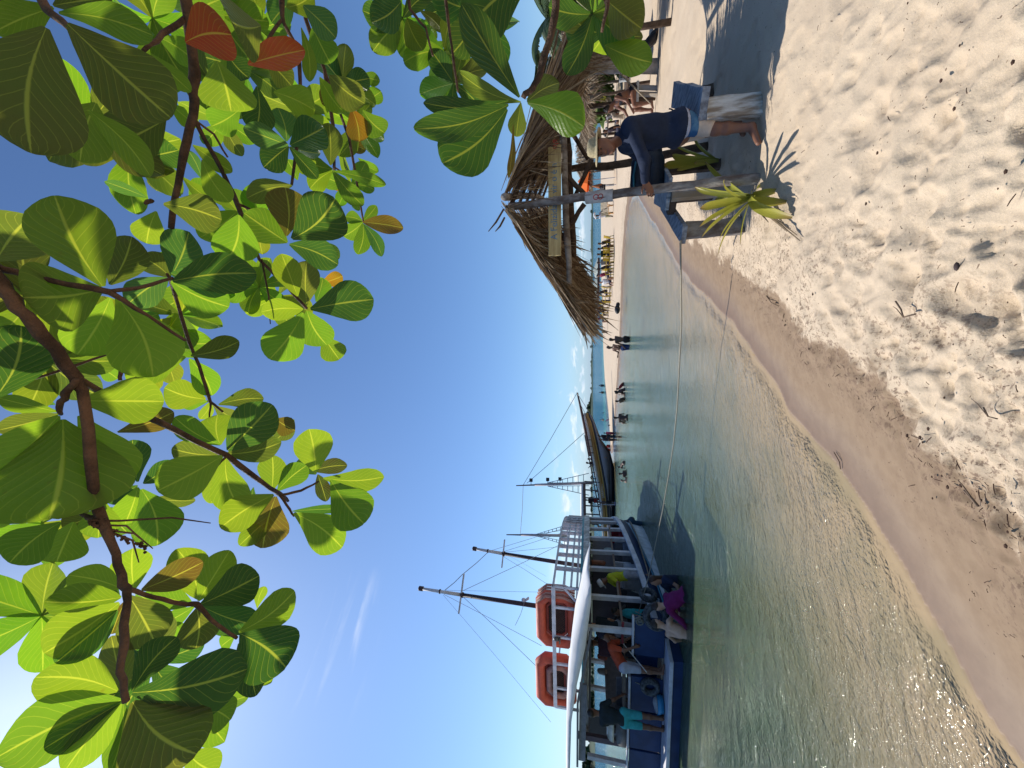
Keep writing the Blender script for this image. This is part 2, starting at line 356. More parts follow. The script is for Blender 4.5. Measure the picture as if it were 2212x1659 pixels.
for i in range(560):
    a = random.uniform(-60, -19) if i < 330 else random.uniform(-9.5, -1.5) if i < 470 else random.uniform(-20, 40)
    dist = random.uniform(300, 360) if a < -19 else random.uniform(575, 640)
    if a >= -19: h_ = random.uniform(1, 4) if i >= 470 else 7*math.exp(-((a+4.5)/2.2)**2)*random.uniform(.6, 1.2)+2
    else: h_ = random.uniform(1.5, 4.0)*(1+.3*math.sin(a*.9)+(.9 if a < -43 else 0))
    clump((dist*math.sin(R(a)), dist*math.cos(R(a)), max(.5, h_*.5)), h_*.62, 40)
tag(mb.build('far_wood', mat('far_foliage', (.045, .075, .03), .8, .1, .5, .2, 0)), 'dark line of trees on the far shore beyond the sea', 'trees', kind='stuff')
# ------------------------------------------------------------------ the almond tree overhead
ml = bpy.data.materials.new('leaf'); ml.use_nodes = True; g = NT(ml.node_tree); b = g.n['Principled BSDF']
uv = g.new('ShaderNodeUVMap').outputs[0]; s_ = g.new('ShaderNodeSeparateXYZ', {0: uv})
colr = g.new('ShaderNodeAttribute', attribute_name='leafcol').outputs['Color']
av = g.m('ABSOLUTE', g.m('SUBTRACT', s_.outputs[1], .5))
wvx = g.m('SUBTRACT', g.m('MULTIPLY', s_.outputs[0], 9.0), g.m('MULTIPLY', av, 7.0))
fr_ = g.m('ABSOLUTE', g.m('SUBTRACT', g.m('FRACT', wvx), .5))
vein = g.m('MULTIPLY', g.m('SUBTRACT', 1.0, g.ss(fr_, .0, .07)), .40)
mid = g.m('SUBTRACT', 1.0, g.ss(av, .008, .03)); vein = g.m('MAXIMUM', vein, g.m('MULTIPLY', mid, .9))
op = g.new('ShaderNodeNewGeometry').outputs['Position']
blot = g.ss(g.noise(op, 9, 5, .6), .3, .7); fine = g.noise(op, 60, 4, .7)
cA = g.mix(g.m('MULTIPLY', blot, .5), colr, g.new('ShaderNodeMix', {0: .5, 6: colr, 7: (.05, .11, .02, 1)}, data_type='RGBA').outputs[2])
cA = g.mix(g.m('MULTIPLY', g.ss(fine, .62, .75), .35), cA, (.10, .06, .02, 1))
cA = g.mix(vein, cA, g.new('ShaderNodeMix', {0: .45, 6: colr, 7: (.42, .40, .10, 1)}, data_type='RGBA').outputs[2])
g.set(b.inputs['Base Color'], cA); b.inputs['Roughness'].default_value = .33; b.inputs['Specular IOR Level'].default_value = .45
bpn = g.new('ShaderNodeBump', {'Strength': .35, 'Distance': .006, 'Height': g.m('ADD', g.m('MULTIPLY', fr_, .8), g.m('ADD', fine, g.m('MULTIPLY', mid, -1.5)))}); g.l.new(bpn.outputs[0], b.inputs['Normal'])
hs = g.new('ShaderNodeMix', {0: 1.0, 6: cA, 7: (2.55, 2.6, .8, 1)}, data_type='RGBA', blend_type='MULTIPLY').outputs[2]
tr = g.new('ShaderNodeBsdfTranslucent', {0: hs}); mx = g.new('ShaderNodeMixShader', {0: .60, 1: b.outputs[0], 2: tr.outputs[0]}); g.l.new(mx.outputs[0], g.n['Material Output'].inputs[0])

class Leaves:
    def __init__(s): s.v = []; s.f = []; s.uv = []; s.col = []
    def leaf(s, base, tip, wd, nrm, col, curl=.12, fold=.18, wav=.03):
        NL, NW = 12, 6
        base = Vector(base); tip = Vector(tip); ax = tip-base; L = ax.length; ax.normalize(); nrm = Vector(nrm); nrm = (nrm-ax*nrm.dot(ax)).normalized(); sd_ = ax.cross(nrm)
        o = len(s.v); ph = random.random()*6; skew = random.uniform(-.08, .08); pk = random.uniform(1.35, 1.9)
        for i in range(NL+1):
            t = 1-(1-i/NL)**1.45; hw = wd/2*random.uniform(.975, 1.02)*(max(0.0, math.sin(math.pi*min(.985, t**pk*.98+.012)))**.62) if t > 0 else .004
            if t > .999: hw = wd*.04
            if t < .06: hw = min(hw, wd*.03)
            for j in range(NW+1):
                q = j/NW*2-1
                p = base+ax*(L*t)+sd_*(hw*q+skew*L*math.sin(math.pi*t))+nrm*(-curl*L*t*t+fold*abs(q)*hw+wav*L*math.sin(ph+t*9+q*2.5)*abs(q)*t)
                s.v.append(p); 
        for i in range(NL):
            for j in range(NW):
                a = o+i*(NW+1)+j; s.f.append((a, a+1, a+NW+2, a+NW+1)); s.col.append(col)
                t0_, t1_ = 1-(1-i/NL)**1.45, 1-(1-(i+1)/NL)**1.45; s.uv += [(t0_, j/NW), (t0_, (j+1)/NW), (t1_, (j+1)/NW), (t1_, j/NW)]
    def build(s, name, mt, parent=None):
        me = bpy.data.meshes.new(name); me.from_pydata([tuple(v) for v in s.v], [], s.f)
        l = me.uv_layers.new(name='UVMap'); l.data.foreach_set('uv', [c for u in s.uv for c in u])
        a = me.attributes.new('leafcol', 'FLOAT_COLOR', 'FACE'); a.data.foreach_set('color', [c for q in s.col for c in (*q, 1)])
        me.polygons.foreach_set('use_smooth', [True]*len(s.f)); me.materials.append(mt); me.update()
        o = bpy.data.objects.new(name, me); COL.objects.link(o)
        if parent: o.parent = parent; o.matrix_parent_inverse = parent.matrix_basis.inverted()
        return o
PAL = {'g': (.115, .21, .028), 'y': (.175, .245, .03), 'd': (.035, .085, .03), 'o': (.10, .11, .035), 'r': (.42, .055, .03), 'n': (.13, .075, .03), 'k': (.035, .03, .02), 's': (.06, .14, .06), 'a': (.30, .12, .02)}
def A(x, y): return (.3968*x, .3968*y)
def B_(x, y): return (.3968*x, 548.6+.3968*y)
def C_(x, y): return (.3968*x, 1000.6+.3968*y)
def D_(x, y): return (768+.2976*x, .2976*y)
# (frame, base, tip, width, colour[, roll])   traced blade by blade from the photograph
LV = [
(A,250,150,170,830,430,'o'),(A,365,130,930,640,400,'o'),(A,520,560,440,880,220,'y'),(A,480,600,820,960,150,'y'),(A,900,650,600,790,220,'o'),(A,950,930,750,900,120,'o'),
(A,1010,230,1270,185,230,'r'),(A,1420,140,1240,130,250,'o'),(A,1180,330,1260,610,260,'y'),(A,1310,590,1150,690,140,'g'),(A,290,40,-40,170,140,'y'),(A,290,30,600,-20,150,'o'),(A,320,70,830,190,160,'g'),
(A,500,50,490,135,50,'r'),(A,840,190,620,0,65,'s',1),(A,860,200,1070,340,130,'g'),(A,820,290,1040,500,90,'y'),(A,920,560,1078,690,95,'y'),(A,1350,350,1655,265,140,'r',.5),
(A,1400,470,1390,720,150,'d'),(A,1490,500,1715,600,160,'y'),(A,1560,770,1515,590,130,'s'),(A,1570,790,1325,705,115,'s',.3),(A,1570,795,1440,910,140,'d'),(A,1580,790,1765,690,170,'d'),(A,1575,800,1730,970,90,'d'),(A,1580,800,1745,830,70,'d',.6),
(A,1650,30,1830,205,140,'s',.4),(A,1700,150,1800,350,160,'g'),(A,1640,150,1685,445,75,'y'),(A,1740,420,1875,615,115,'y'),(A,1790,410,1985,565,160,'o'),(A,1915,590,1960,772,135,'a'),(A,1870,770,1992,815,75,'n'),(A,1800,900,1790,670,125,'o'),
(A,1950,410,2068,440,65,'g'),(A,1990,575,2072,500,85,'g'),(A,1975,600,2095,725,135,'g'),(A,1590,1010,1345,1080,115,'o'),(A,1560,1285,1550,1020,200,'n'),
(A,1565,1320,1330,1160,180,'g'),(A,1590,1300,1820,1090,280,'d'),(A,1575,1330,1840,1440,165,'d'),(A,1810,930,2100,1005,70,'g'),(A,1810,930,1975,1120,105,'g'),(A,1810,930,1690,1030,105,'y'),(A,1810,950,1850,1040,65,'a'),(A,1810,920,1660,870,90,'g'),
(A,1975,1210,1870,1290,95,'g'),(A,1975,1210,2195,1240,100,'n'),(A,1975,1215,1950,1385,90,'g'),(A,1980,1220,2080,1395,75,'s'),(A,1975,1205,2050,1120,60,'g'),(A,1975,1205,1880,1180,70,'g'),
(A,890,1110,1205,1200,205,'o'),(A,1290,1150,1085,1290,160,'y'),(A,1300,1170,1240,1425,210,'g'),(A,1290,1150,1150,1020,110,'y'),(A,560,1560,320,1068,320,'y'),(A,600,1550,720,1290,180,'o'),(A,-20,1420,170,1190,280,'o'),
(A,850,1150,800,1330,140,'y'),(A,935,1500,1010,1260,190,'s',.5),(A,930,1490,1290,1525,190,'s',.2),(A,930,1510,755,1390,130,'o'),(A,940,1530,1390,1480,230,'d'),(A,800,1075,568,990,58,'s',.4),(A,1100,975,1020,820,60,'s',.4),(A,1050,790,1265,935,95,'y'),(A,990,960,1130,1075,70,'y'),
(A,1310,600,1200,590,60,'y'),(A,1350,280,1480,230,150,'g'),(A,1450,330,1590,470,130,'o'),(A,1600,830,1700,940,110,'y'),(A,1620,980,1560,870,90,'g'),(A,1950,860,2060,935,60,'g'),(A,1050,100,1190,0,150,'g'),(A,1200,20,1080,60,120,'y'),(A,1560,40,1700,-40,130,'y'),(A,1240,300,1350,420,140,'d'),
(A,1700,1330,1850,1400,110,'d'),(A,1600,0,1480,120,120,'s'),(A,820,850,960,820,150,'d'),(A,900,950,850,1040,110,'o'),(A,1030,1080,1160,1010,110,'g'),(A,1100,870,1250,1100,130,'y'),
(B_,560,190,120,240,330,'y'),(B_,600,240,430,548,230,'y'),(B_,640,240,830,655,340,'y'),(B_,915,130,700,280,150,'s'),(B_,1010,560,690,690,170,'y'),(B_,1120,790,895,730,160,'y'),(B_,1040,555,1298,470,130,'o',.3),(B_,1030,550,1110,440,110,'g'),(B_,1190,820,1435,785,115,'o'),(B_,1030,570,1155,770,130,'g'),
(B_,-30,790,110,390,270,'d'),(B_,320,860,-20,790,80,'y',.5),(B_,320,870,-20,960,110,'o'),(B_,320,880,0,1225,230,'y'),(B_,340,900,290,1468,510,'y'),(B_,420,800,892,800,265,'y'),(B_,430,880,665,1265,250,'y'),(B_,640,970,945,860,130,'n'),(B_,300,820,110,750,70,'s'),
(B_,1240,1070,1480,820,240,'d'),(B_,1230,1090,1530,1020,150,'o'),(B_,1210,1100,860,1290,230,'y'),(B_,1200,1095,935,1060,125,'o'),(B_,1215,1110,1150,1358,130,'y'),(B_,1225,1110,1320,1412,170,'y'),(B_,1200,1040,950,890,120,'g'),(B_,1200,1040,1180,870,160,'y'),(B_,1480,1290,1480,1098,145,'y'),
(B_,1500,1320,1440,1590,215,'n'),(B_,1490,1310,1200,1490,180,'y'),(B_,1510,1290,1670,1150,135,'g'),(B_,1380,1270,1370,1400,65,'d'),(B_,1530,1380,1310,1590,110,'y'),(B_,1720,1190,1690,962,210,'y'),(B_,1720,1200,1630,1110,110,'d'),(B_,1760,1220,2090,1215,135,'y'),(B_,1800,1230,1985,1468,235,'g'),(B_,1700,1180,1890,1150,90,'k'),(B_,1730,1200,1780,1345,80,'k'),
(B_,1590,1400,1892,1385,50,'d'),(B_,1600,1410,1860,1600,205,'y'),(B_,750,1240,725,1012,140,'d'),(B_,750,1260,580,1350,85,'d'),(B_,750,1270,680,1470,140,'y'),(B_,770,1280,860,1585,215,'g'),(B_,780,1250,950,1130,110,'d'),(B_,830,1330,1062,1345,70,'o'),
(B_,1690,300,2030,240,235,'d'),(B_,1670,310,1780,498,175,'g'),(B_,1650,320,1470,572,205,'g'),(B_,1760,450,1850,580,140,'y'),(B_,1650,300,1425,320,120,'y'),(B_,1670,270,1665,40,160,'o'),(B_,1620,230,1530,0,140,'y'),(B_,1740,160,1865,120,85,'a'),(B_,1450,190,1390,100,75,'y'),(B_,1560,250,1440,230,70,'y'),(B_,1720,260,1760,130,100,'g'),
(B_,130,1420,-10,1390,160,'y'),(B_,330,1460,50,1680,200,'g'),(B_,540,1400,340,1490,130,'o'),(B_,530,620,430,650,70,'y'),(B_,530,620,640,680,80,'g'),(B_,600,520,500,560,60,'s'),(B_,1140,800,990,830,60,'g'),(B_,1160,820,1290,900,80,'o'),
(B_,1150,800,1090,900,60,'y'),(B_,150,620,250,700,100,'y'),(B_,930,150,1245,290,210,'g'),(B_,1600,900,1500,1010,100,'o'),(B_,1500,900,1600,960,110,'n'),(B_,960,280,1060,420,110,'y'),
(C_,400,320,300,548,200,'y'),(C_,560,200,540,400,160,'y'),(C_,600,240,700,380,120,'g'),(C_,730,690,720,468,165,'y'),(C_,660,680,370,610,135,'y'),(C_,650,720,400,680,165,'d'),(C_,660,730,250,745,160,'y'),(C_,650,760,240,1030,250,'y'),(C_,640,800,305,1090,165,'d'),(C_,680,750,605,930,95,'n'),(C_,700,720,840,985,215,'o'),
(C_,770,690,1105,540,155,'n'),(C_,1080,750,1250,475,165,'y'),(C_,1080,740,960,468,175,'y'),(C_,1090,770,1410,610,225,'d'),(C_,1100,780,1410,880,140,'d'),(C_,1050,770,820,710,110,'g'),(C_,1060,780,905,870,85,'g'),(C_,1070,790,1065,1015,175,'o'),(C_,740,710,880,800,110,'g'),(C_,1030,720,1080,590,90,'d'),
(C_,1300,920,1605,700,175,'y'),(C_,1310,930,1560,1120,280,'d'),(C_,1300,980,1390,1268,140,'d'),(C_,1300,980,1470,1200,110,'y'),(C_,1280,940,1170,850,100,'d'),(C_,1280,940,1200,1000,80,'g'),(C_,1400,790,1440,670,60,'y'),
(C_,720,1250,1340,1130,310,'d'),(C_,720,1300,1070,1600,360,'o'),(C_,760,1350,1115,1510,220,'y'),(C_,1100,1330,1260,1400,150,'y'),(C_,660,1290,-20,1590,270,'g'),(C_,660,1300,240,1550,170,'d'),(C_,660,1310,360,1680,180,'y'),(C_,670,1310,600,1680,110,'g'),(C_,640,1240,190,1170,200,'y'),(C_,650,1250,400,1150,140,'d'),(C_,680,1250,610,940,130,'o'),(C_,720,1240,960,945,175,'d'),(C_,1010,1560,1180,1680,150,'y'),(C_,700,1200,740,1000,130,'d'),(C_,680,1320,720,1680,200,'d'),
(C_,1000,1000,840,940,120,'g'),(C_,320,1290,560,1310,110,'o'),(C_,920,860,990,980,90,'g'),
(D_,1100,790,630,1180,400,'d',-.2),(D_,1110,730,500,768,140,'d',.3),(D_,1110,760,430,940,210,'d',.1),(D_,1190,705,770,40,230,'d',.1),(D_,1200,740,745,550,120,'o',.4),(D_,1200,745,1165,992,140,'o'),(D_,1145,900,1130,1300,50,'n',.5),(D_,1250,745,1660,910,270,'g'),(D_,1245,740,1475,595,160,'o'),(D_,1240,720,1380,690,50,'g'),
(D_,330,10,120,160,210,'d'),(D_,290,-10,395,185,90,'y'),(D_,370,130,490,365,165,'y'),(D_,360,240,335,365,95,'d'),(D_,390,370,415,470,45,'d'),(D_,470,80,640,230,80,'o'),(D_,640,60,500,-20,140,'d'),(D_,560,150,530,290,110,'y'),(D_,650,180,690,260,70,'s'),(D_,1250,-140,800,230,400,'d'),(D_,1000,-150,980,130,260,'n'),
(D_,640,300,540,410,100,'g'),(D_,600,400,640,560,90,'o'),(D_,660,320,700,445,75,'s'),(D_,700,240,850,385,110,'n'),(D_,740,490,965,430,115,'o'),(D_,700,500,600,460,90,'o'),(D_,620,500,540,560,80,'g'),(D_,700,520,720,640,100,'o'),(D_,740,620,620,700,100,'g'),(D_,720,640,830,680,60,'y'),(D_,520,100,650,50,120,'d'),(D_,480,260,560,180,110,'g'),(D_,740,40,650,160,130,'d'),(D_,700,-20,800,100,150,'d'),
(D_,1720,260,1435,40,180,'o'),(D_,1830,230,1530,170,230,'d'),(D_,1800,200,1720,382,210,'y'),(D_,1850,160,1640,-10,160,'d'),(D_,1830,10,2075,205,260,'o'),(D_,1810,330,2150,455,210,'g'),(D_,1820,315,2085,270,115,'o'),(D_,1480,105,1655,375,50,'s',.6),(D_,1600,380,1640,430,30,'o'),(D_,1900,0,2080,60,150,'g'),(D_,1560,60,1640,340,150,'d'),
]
random.seed(11)
crown = Leaves(); tree = empty('almond_tree', (2.6, -3.0, gz(2.6, -3)), 'broad-leaved beach almond tree whose leafy branches hang overhead', 'tree')
nodes_px = []
for e in LV:
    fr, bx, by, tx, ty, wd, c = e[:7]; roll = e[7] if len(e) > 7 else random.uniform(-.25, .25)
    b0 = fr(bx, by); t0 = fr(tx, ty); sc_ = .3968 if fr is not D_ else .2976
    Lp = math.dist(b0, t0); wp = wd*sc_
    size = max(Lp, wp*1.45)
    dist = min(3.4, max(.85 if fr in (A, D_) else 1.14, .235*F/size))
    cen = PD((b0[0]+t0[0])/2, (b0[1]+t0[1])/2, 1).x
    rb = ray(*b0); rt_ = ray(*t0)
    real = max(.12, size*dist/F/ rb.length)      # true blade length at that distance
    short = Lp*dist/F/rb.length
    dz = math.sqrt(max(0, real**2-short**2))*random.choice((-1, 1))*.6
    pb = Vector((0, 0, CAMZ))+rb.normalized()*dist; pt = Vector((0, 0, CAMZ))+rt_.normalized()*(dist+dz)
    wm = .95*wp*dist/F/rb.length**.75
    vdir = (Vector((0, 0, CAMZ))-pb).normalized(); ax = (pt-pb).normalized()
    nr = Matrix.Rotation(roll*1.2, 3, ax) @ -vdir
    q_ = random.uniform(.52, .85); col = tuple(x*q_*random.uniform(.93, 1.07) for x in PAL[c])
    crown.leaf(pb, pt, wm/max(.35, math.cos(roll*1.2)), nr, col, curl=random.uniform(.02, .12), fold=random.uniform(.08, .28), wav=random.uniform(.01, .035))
    nodes_px.append(pb)
for X_, Y_, d_, n_, k_ in [(470, 30, 2.9, 6, 'ggyo'), (530, 150, 3.0, 7, 'gody'), (600, 300, 3.1, 6, 'ggyd'), (650, 240, 3.2, 7, 'gyog'), (560, 60, 3.0, 6, 'yogg'), (690, 60, 3.2, 7, 'gdgy'), (700, 200, 3.3, 7, 'ggoy'), (740, 180, 3.3, 6, 'gdo'), (770, 270, 3.3, 6, 'ggy'), (760, 400, 3.3, 6, 'ggy'),
  (640, 350, 3.0, 6, 'gyg'), (690, 420, 3.2, 6, 'ggyo'), (620, 460, 3.0, 6, 'yyg'), (560, 480, 2.9, 6, 'ygg'), (480, 260, 2.8, 7, 'ygo'), (450, 170, 2.7, 6, 'goy'), (460, 440, 2.6, 6, 'yyg'), (600, 640, 2.9, 6, 'yyg'), (560, 620, 2.8, 6, 'ygg'), (430, 600, 2.7, 6, 'ygg'), (390, 680, 2.6, 6, 'yog'),
  (340, 760, 2.6, 6, 'yyg'), (450, 900, 2.8, 6, 'yyg'), (300, 930, 2.5, 6, 'oyg'), (250, 720, 2.4, 6, 'yog'), (100, 780, 2.3, 6, 'ogy'), (60, 640, 2.2, 6, 'ooy'), (200, 260, 2.2, 6, 'yoo'), (290, 160, 2.3, 6, 'ygo'), (330, 40, 2.3, 6, 'ggy'), (280, 330, 2.4, 5, 'yy'), (870, 40, 2.6, 6, 'gdg'), (930, 30, 2.5, 7, 'dgo'), (960, 110, 2.6, 6, 'gog'),
  (990, 60, 2.4, 6, 'dgo'), (980, 180, 2.5, 6, 'gdo'), (1040, 20, 2.2, 6, 'dgd'), (90, 1330, 2.2, 6, 'ogy'), (330, 1430, 2.3, 6, 'ood'), (200, 1480, 2.2, 6, 'oyd'), (150, 1590, 2.2, 6, 'yoo'), (430, 1530, 2.4, 5, 'ydo'), (370, 1250, 2.4, 5, 'yyg'), (90, 1130, 2.3, 5, 'ygg'), (1280, 30, 1.8, 6, 'god')][::1]:
    if (X_*7+Y_) % 3 == 0: continue
    pc_ = PD(X_, Y_, d_); tocam_ = (Vector((0, 0, CAMZ))-pc_).normalized(); e1 = tocam_.orthogonal().normalized(); e2 = tocam_.cross(e1); a0 = random.random()*6
    for q in range(n_):
        a = a0+q*6.283/n_+random.uniform(-.3, .3); dd = (e1*math.cos(a)+e2*math.sin(a)+tocam_*random.uniform(-.7, .5)).normalized(); L_ = random.uniform(.15, .24)
        crown.leaf(pc_, pc_+dd*L_, L_*random.uniform(.5, .68), -tocam_+Vector((random.gauss(0, .35), random.gauss(0, .35), random.gauss(0, .35))), tuple(x*random.uniform(.55, .85) for x in PAL[random.choice(k_)]), curl=random.uniform(0, .2))
# leaves of the crown beyond the frame, overhead and behind, so the tree is whole from a step aside
for _ in range(170):
    c0 = Vector((random.uniform(-3, 4.5), random.uniform(-3.6, .2), random.uniform(3.0, 4.6)))
    if c0.y > -.6 and c0.z < 3.4: continue
    for q in range(6):
        a = q*1.05+random.random(); d = Vector((math.cos(a), math.sin(a), random.uniform(-.3, .25))).normalized()
        crown.leaf(c0, c0+d*random.uniform(.16, .26), random.uniform(.10, .15), (random.uniform(-.3, .3), random.uniform(-.3, .3), 1), PAL[random.choice('ggyyod')])
crown.build('crown', ml, tree)
BR = [ # points (X, Y, dist, radius_px)
 [(-140,430,1.9,16),(0,612,1.75,13),(40,662,1.72,12.5),(90,722,1.7,12),(165,818,1.7,12),(182,860,1.7,9.5),(205,1060,1.65,9),(216,1120,1.65,9),(250,1200,1.6,8),(270,1262,1.55,8),(276,1300,1.5,7.5),(267,1380,1.45,7),(262,1450,1.4,6.5),(272,1515,1.35,6)],
 [(165,815,1.7,7),(260,873,1.8,6.5),(380,930,1.9,6),(490,985,2.0,5.5),(570,1045,2.1,4.5),(606,1068,2.1,4.5),(622,1082,2.1,3)],
 [(-120,520,1.9,8),(0,580,1.8,6.5),(100,605,1.75,6),(235,630,1.7,6),(320,682,1.7,3.5),(400,735,1.8,3)],
 [(235,630,1.7,4),(300,622,1.7,3.5),(375,600,1.7,3)],
 [(362,592,1.7,3),(375,625,1.8,3),(400,712,1.9,3.5),(430,790,2,3),(455,868,2.1,3),(482,890,2.1,2)],
 [(360,-160,1.9,13),(402,0,1.8,11),(410,60,1.8,10),(418,160,1.8,9),(418,250,1.8,9),(397,330,1.8,7),(376,430,1.8,6),(370,494,1.8,5)],
 [(400,40,1.8,5),(350,75,1.7,5),(310,110,1.6,4)],
 [(422,262,1.8,4.5),(480,370,1.9,4),(512,440,2,5),(560,560,2.2,3),(620,620,2.3,3),(662,666,2.4,3)],
 [(512,440,2,3),(560,460,2.1,2.5)],[(565,560,2.2,2),(580,640,2.2,1.5),(584,700,2.2,1)],[(424,262,1.8,2.5),(462,290,1.8,2),(492,340,1.8,2)],
 [(590,-120,2.4,5),(606,0,2.3,4.5),(612,50,2.3,4),(645,110,2.4,4),(650,200,2.4,3.5),(648,260,2.4,3.5),(630,400,2.4,3)],[(612,40,2.3,3),(580,80,2.3,3),(560,130,2.2,2)],
 [(640,-120,2.8,4.5),(660,40,2.7,4),(700,150,2.7,4),(720,270,2.7,3.5),(722,370,2.8,3)],[(700,150,2.7,3),(755,300,3,2.5),(785,480,3.1,2)],[(720,360,2.8,2),(760,385,2.9,1.5)],
 [(60,-60,1.4,8),(100,20,1.3,8),(150,60,1.2,7),(175,90,1.1,4)],
 [(272,1270,1.55,5),(330,1290,1.6,4),(395,1305,1.7,4.5),(425,1306,1.7,5),(470,1350,1.7,3.5),(512,1378,1.7,3)],
 [(604,1070,2.1,3),(650,1060,2.1,2.5),(688,1040,2.1,2)],[(604,1070,2.1,3),(625,1100,2.1,2.5),(635,1115,2.1,2)],
 [(490,985,2,2.5),(445,1030,1.9,2),(416,1056,1.9,1.5)],[(455,870,2.1,2.5),(452,905,2.1,1.2)],
 [(165,820,1.7,6),(140,850,1.6,7),(130,880,1.5,6),(132,895,1.4,3)],[(215,1120,1.65,6),(190,1118,1.6,5),(172,1108,1.6,3)],[(150,700,2.1,3),(240,770,2.2,3),(262,800,2.2,4),(260,822,2.2,3)],
 [(70,820,2,2.5),(160,790,2,2.5),(235,765,2.1,2)],
 [(1200,-120,.95,11),(1202,15,.95,8),(1190,80,.95,7.5),(1165,160,.95,7),(1150,190,.95,6.5),(1130,212,.95,5.5)],
 [(950,-120,2,4),(968,40,2,3),(975,100,1.9,2.8),(985,170,1.9,2.5),(990,200,1.9,2)],[(870,-120,2.2,4),(885,20,2.1,3),(920,60,2.1,2.5),(935,120,2,2)],[(1330,-120,1.1,6),(1310,20,1.1,4),(1300,70,1.1,3)],
 [(330,432,1.8,5),(318,436,1.8,4),(312,440,1.8,3)]]
bark = mat('bark', (.13, .075, .05), .85, .2, .45, 14, .6, 60, col2=(.045, .028, .02))
KD = {0: .63, 2: .63, 3: .63, 19: .72, 27: 1}
for bi, br in enumerate(BR):
    if bi in (0, 2, 3): br = [(a, b_, d*.64, r) for a, b_, d, r in br]
    if bi == 1: br = [(a, b_, 1.09+.16*i, r) for i, (a, b_, d, r) in enumerate(br)]
    if br[0][:2] in ((272, 1270), (604, 1070), (490, 985), (165, 820), (215, 1120)): br = [(a, b_, {272: 1.02, 604: 1.78, 490: 1.55, 165: 1.06, 215: 1.05}[br[0][0]]+.03*i, r) for i, (a, b_, d, r) in enumerate(br)]
    bm = MB()
    pts = [PD(a, b_, d) for a, b_, d, r in br]; rad = [r*d/F/ray(a, b_).length*1.0*(1.12 if i % 2 else .98) for i, (a, b_, d, r) in enumerate(br)]
    # resample for a gnarled look
    pp, rr = [], []
    for i in range(len(pts)-1):
        for t in (0, .33, .66): pp.append(pts[i].lerp(pts[i+1], t)+Vector([random.gauss(0, 1)*rad[i]*.16 for _ in range(3)])); rr.append((rad[i]*(1-t)+rad[i+1]*t)*random.uniform(.93, 1.1))
    pp.append(pts[-1]); rr.append(rad[-1]); bm.tube(pp, rr, 8, wob=.07); bm.build('branch', bark, tree, smooth=True)
bm = MB()
for a, b_, c_, d in ((190,1125,455,1130),(192,1128,330,1185),(195,1125,300,1160),(230,1120,300,1215)):   # old flower stalks
    p = PD(a, b_, 1.04); q = PD(c_, d, 1.04); bm.tube([p, p.lerp(q, .3)+Vector((0, 0, .02)), p.lerp(q, .6)+Vector((.01, 0, -.015)), q], [.0025, .002, .0018, .001], 5)
for _ in range(40):
    t = random.random(); p = PD(195+130*t, 1128+60*t+random.gauss(0, 4), 1.04); bm.sphere(p, .003, 5)
bm.build('flower_stalks', bark, tree, smooth=True)
tm = MB(); hub = Vector((2.0, -2.2, 3.2))
tm.tube([(2.6, -3, -.2), (2.65, -3.05, .6), (2.45, -2.8, 1.8), (2.3, -2.6, 2.6), hub], [.26, .2, .17, .15, .13], 12, wob=.05)
for a, b_, d, r in ((-140,430,1.216,16),(-120,520,1.216,8),(360,-160,1.9,13),(590,-120,2.4,5),(640,-120,2.8,4.5),(60,-60,1.4,8),(1200,-120,.95,11),(950,-120,2,4),(870,-120,2.2,4),(1330,-120,1.1,6)):
    q = PD(a, b_, d); mid_ = hub.lerp(q, .55)+Vector((0, 0, .35)); re = r*d/F/ray(a, b_).length
    mid_ = hub.lerp(q, .5)+Vector((0.1, -.1, .3)); tm.tube([hub, hub.lerp(mid_, .5)+Vector((0, 0, .1)), mid_, mid_.lerp(q, .6)+Vector((0, 0, .05)), q], [.07, .05, .035+re*.3, re*1.3, re], 8)
tm.build('trunk', bark, tree, smooth=True)
# ------------------------------------------------------------------ people: smooth-union distance field -> one continuous surface
def surfnet(D, org, h):
    S = D < 0; nx, ny, nz = D.shape
    cs = np.zeros((nx-1, ny-1, nz-1), np.int8)
    off = [(i, j, k) for i in (0, 1) for j in (0, 1) for k in (0, 1)]
    for i, j, k in off: cs += S[i:nx-1+i, j:ny-1+j, k:nz-1+k]
    act = (cs > 0) & (cs < 8); ids = np.argwhere(act); idx = np.full(act.shape, -1); idx[act] = np.arange(len(ids))
    acc = np.zeros((len(ids), 3)); cnt = np.zeros(len(ids))
    for a in range(8):
        for ax in range(3):
            o0 = off[a]
            if o0[ax]: continue
            o1 = list(o0); o1[ax] = 1
            d0 = D[ids[:, 0]+o0[0], ids[:, 1]+o0[1], ids[:, 2]+o0[2]]; d1 = D[ids[:, 0]+o1[0], ids[:, 1]+o1[1], ids[:, 2]+o1[2]]
            mk = (d0 < 0) != (d1 < 0); t = np.where(mk, d0/np.where(mk, d0-d1, 1), 0)
            p = np.tile(np.array(o0, float), (len(ids), 1)); p[:, ax] += t
            acc += p*mk[:, None]; cnt += mk
    V = (ids+acc/cnt[:, None])*h+np.array(org); Fq = []
    for ax in range(3):
        b_, c_ = [(1, 2), (2, 0), (0, 1)][ax]
        sl0 = [slice(1, -1)]*3; sl1 = [slice(1, -1)]*3; sl0[ax] = slice(0, -1); sl1[ax] = slice(1, None)
        A0 = S[tuple(sl0)]; A1 = S[tuple(sl1)]; e = np.argwhere(A0 != A1)
        if not len(e): continue
        base = e.copy(); 
        for q in range(3):
            if q != ax: base[:, q] += 1
        fl = A0[tuple(e.T)]
        def cell(db, dc):
            c = base.copy(); c[:, b_] -= db; c[:, c_] -= dc; return idx[c[:, 0], c[:, 1], c[:, 2]]
        q = np.stack([cell(0, 0), cell(1, 0), cell(1, 1), cell(0, 1)], -1); q[~fl] = q[~fl][:, ::-1]; Fq.append(q)
    return V, np.concatenate(Fq)
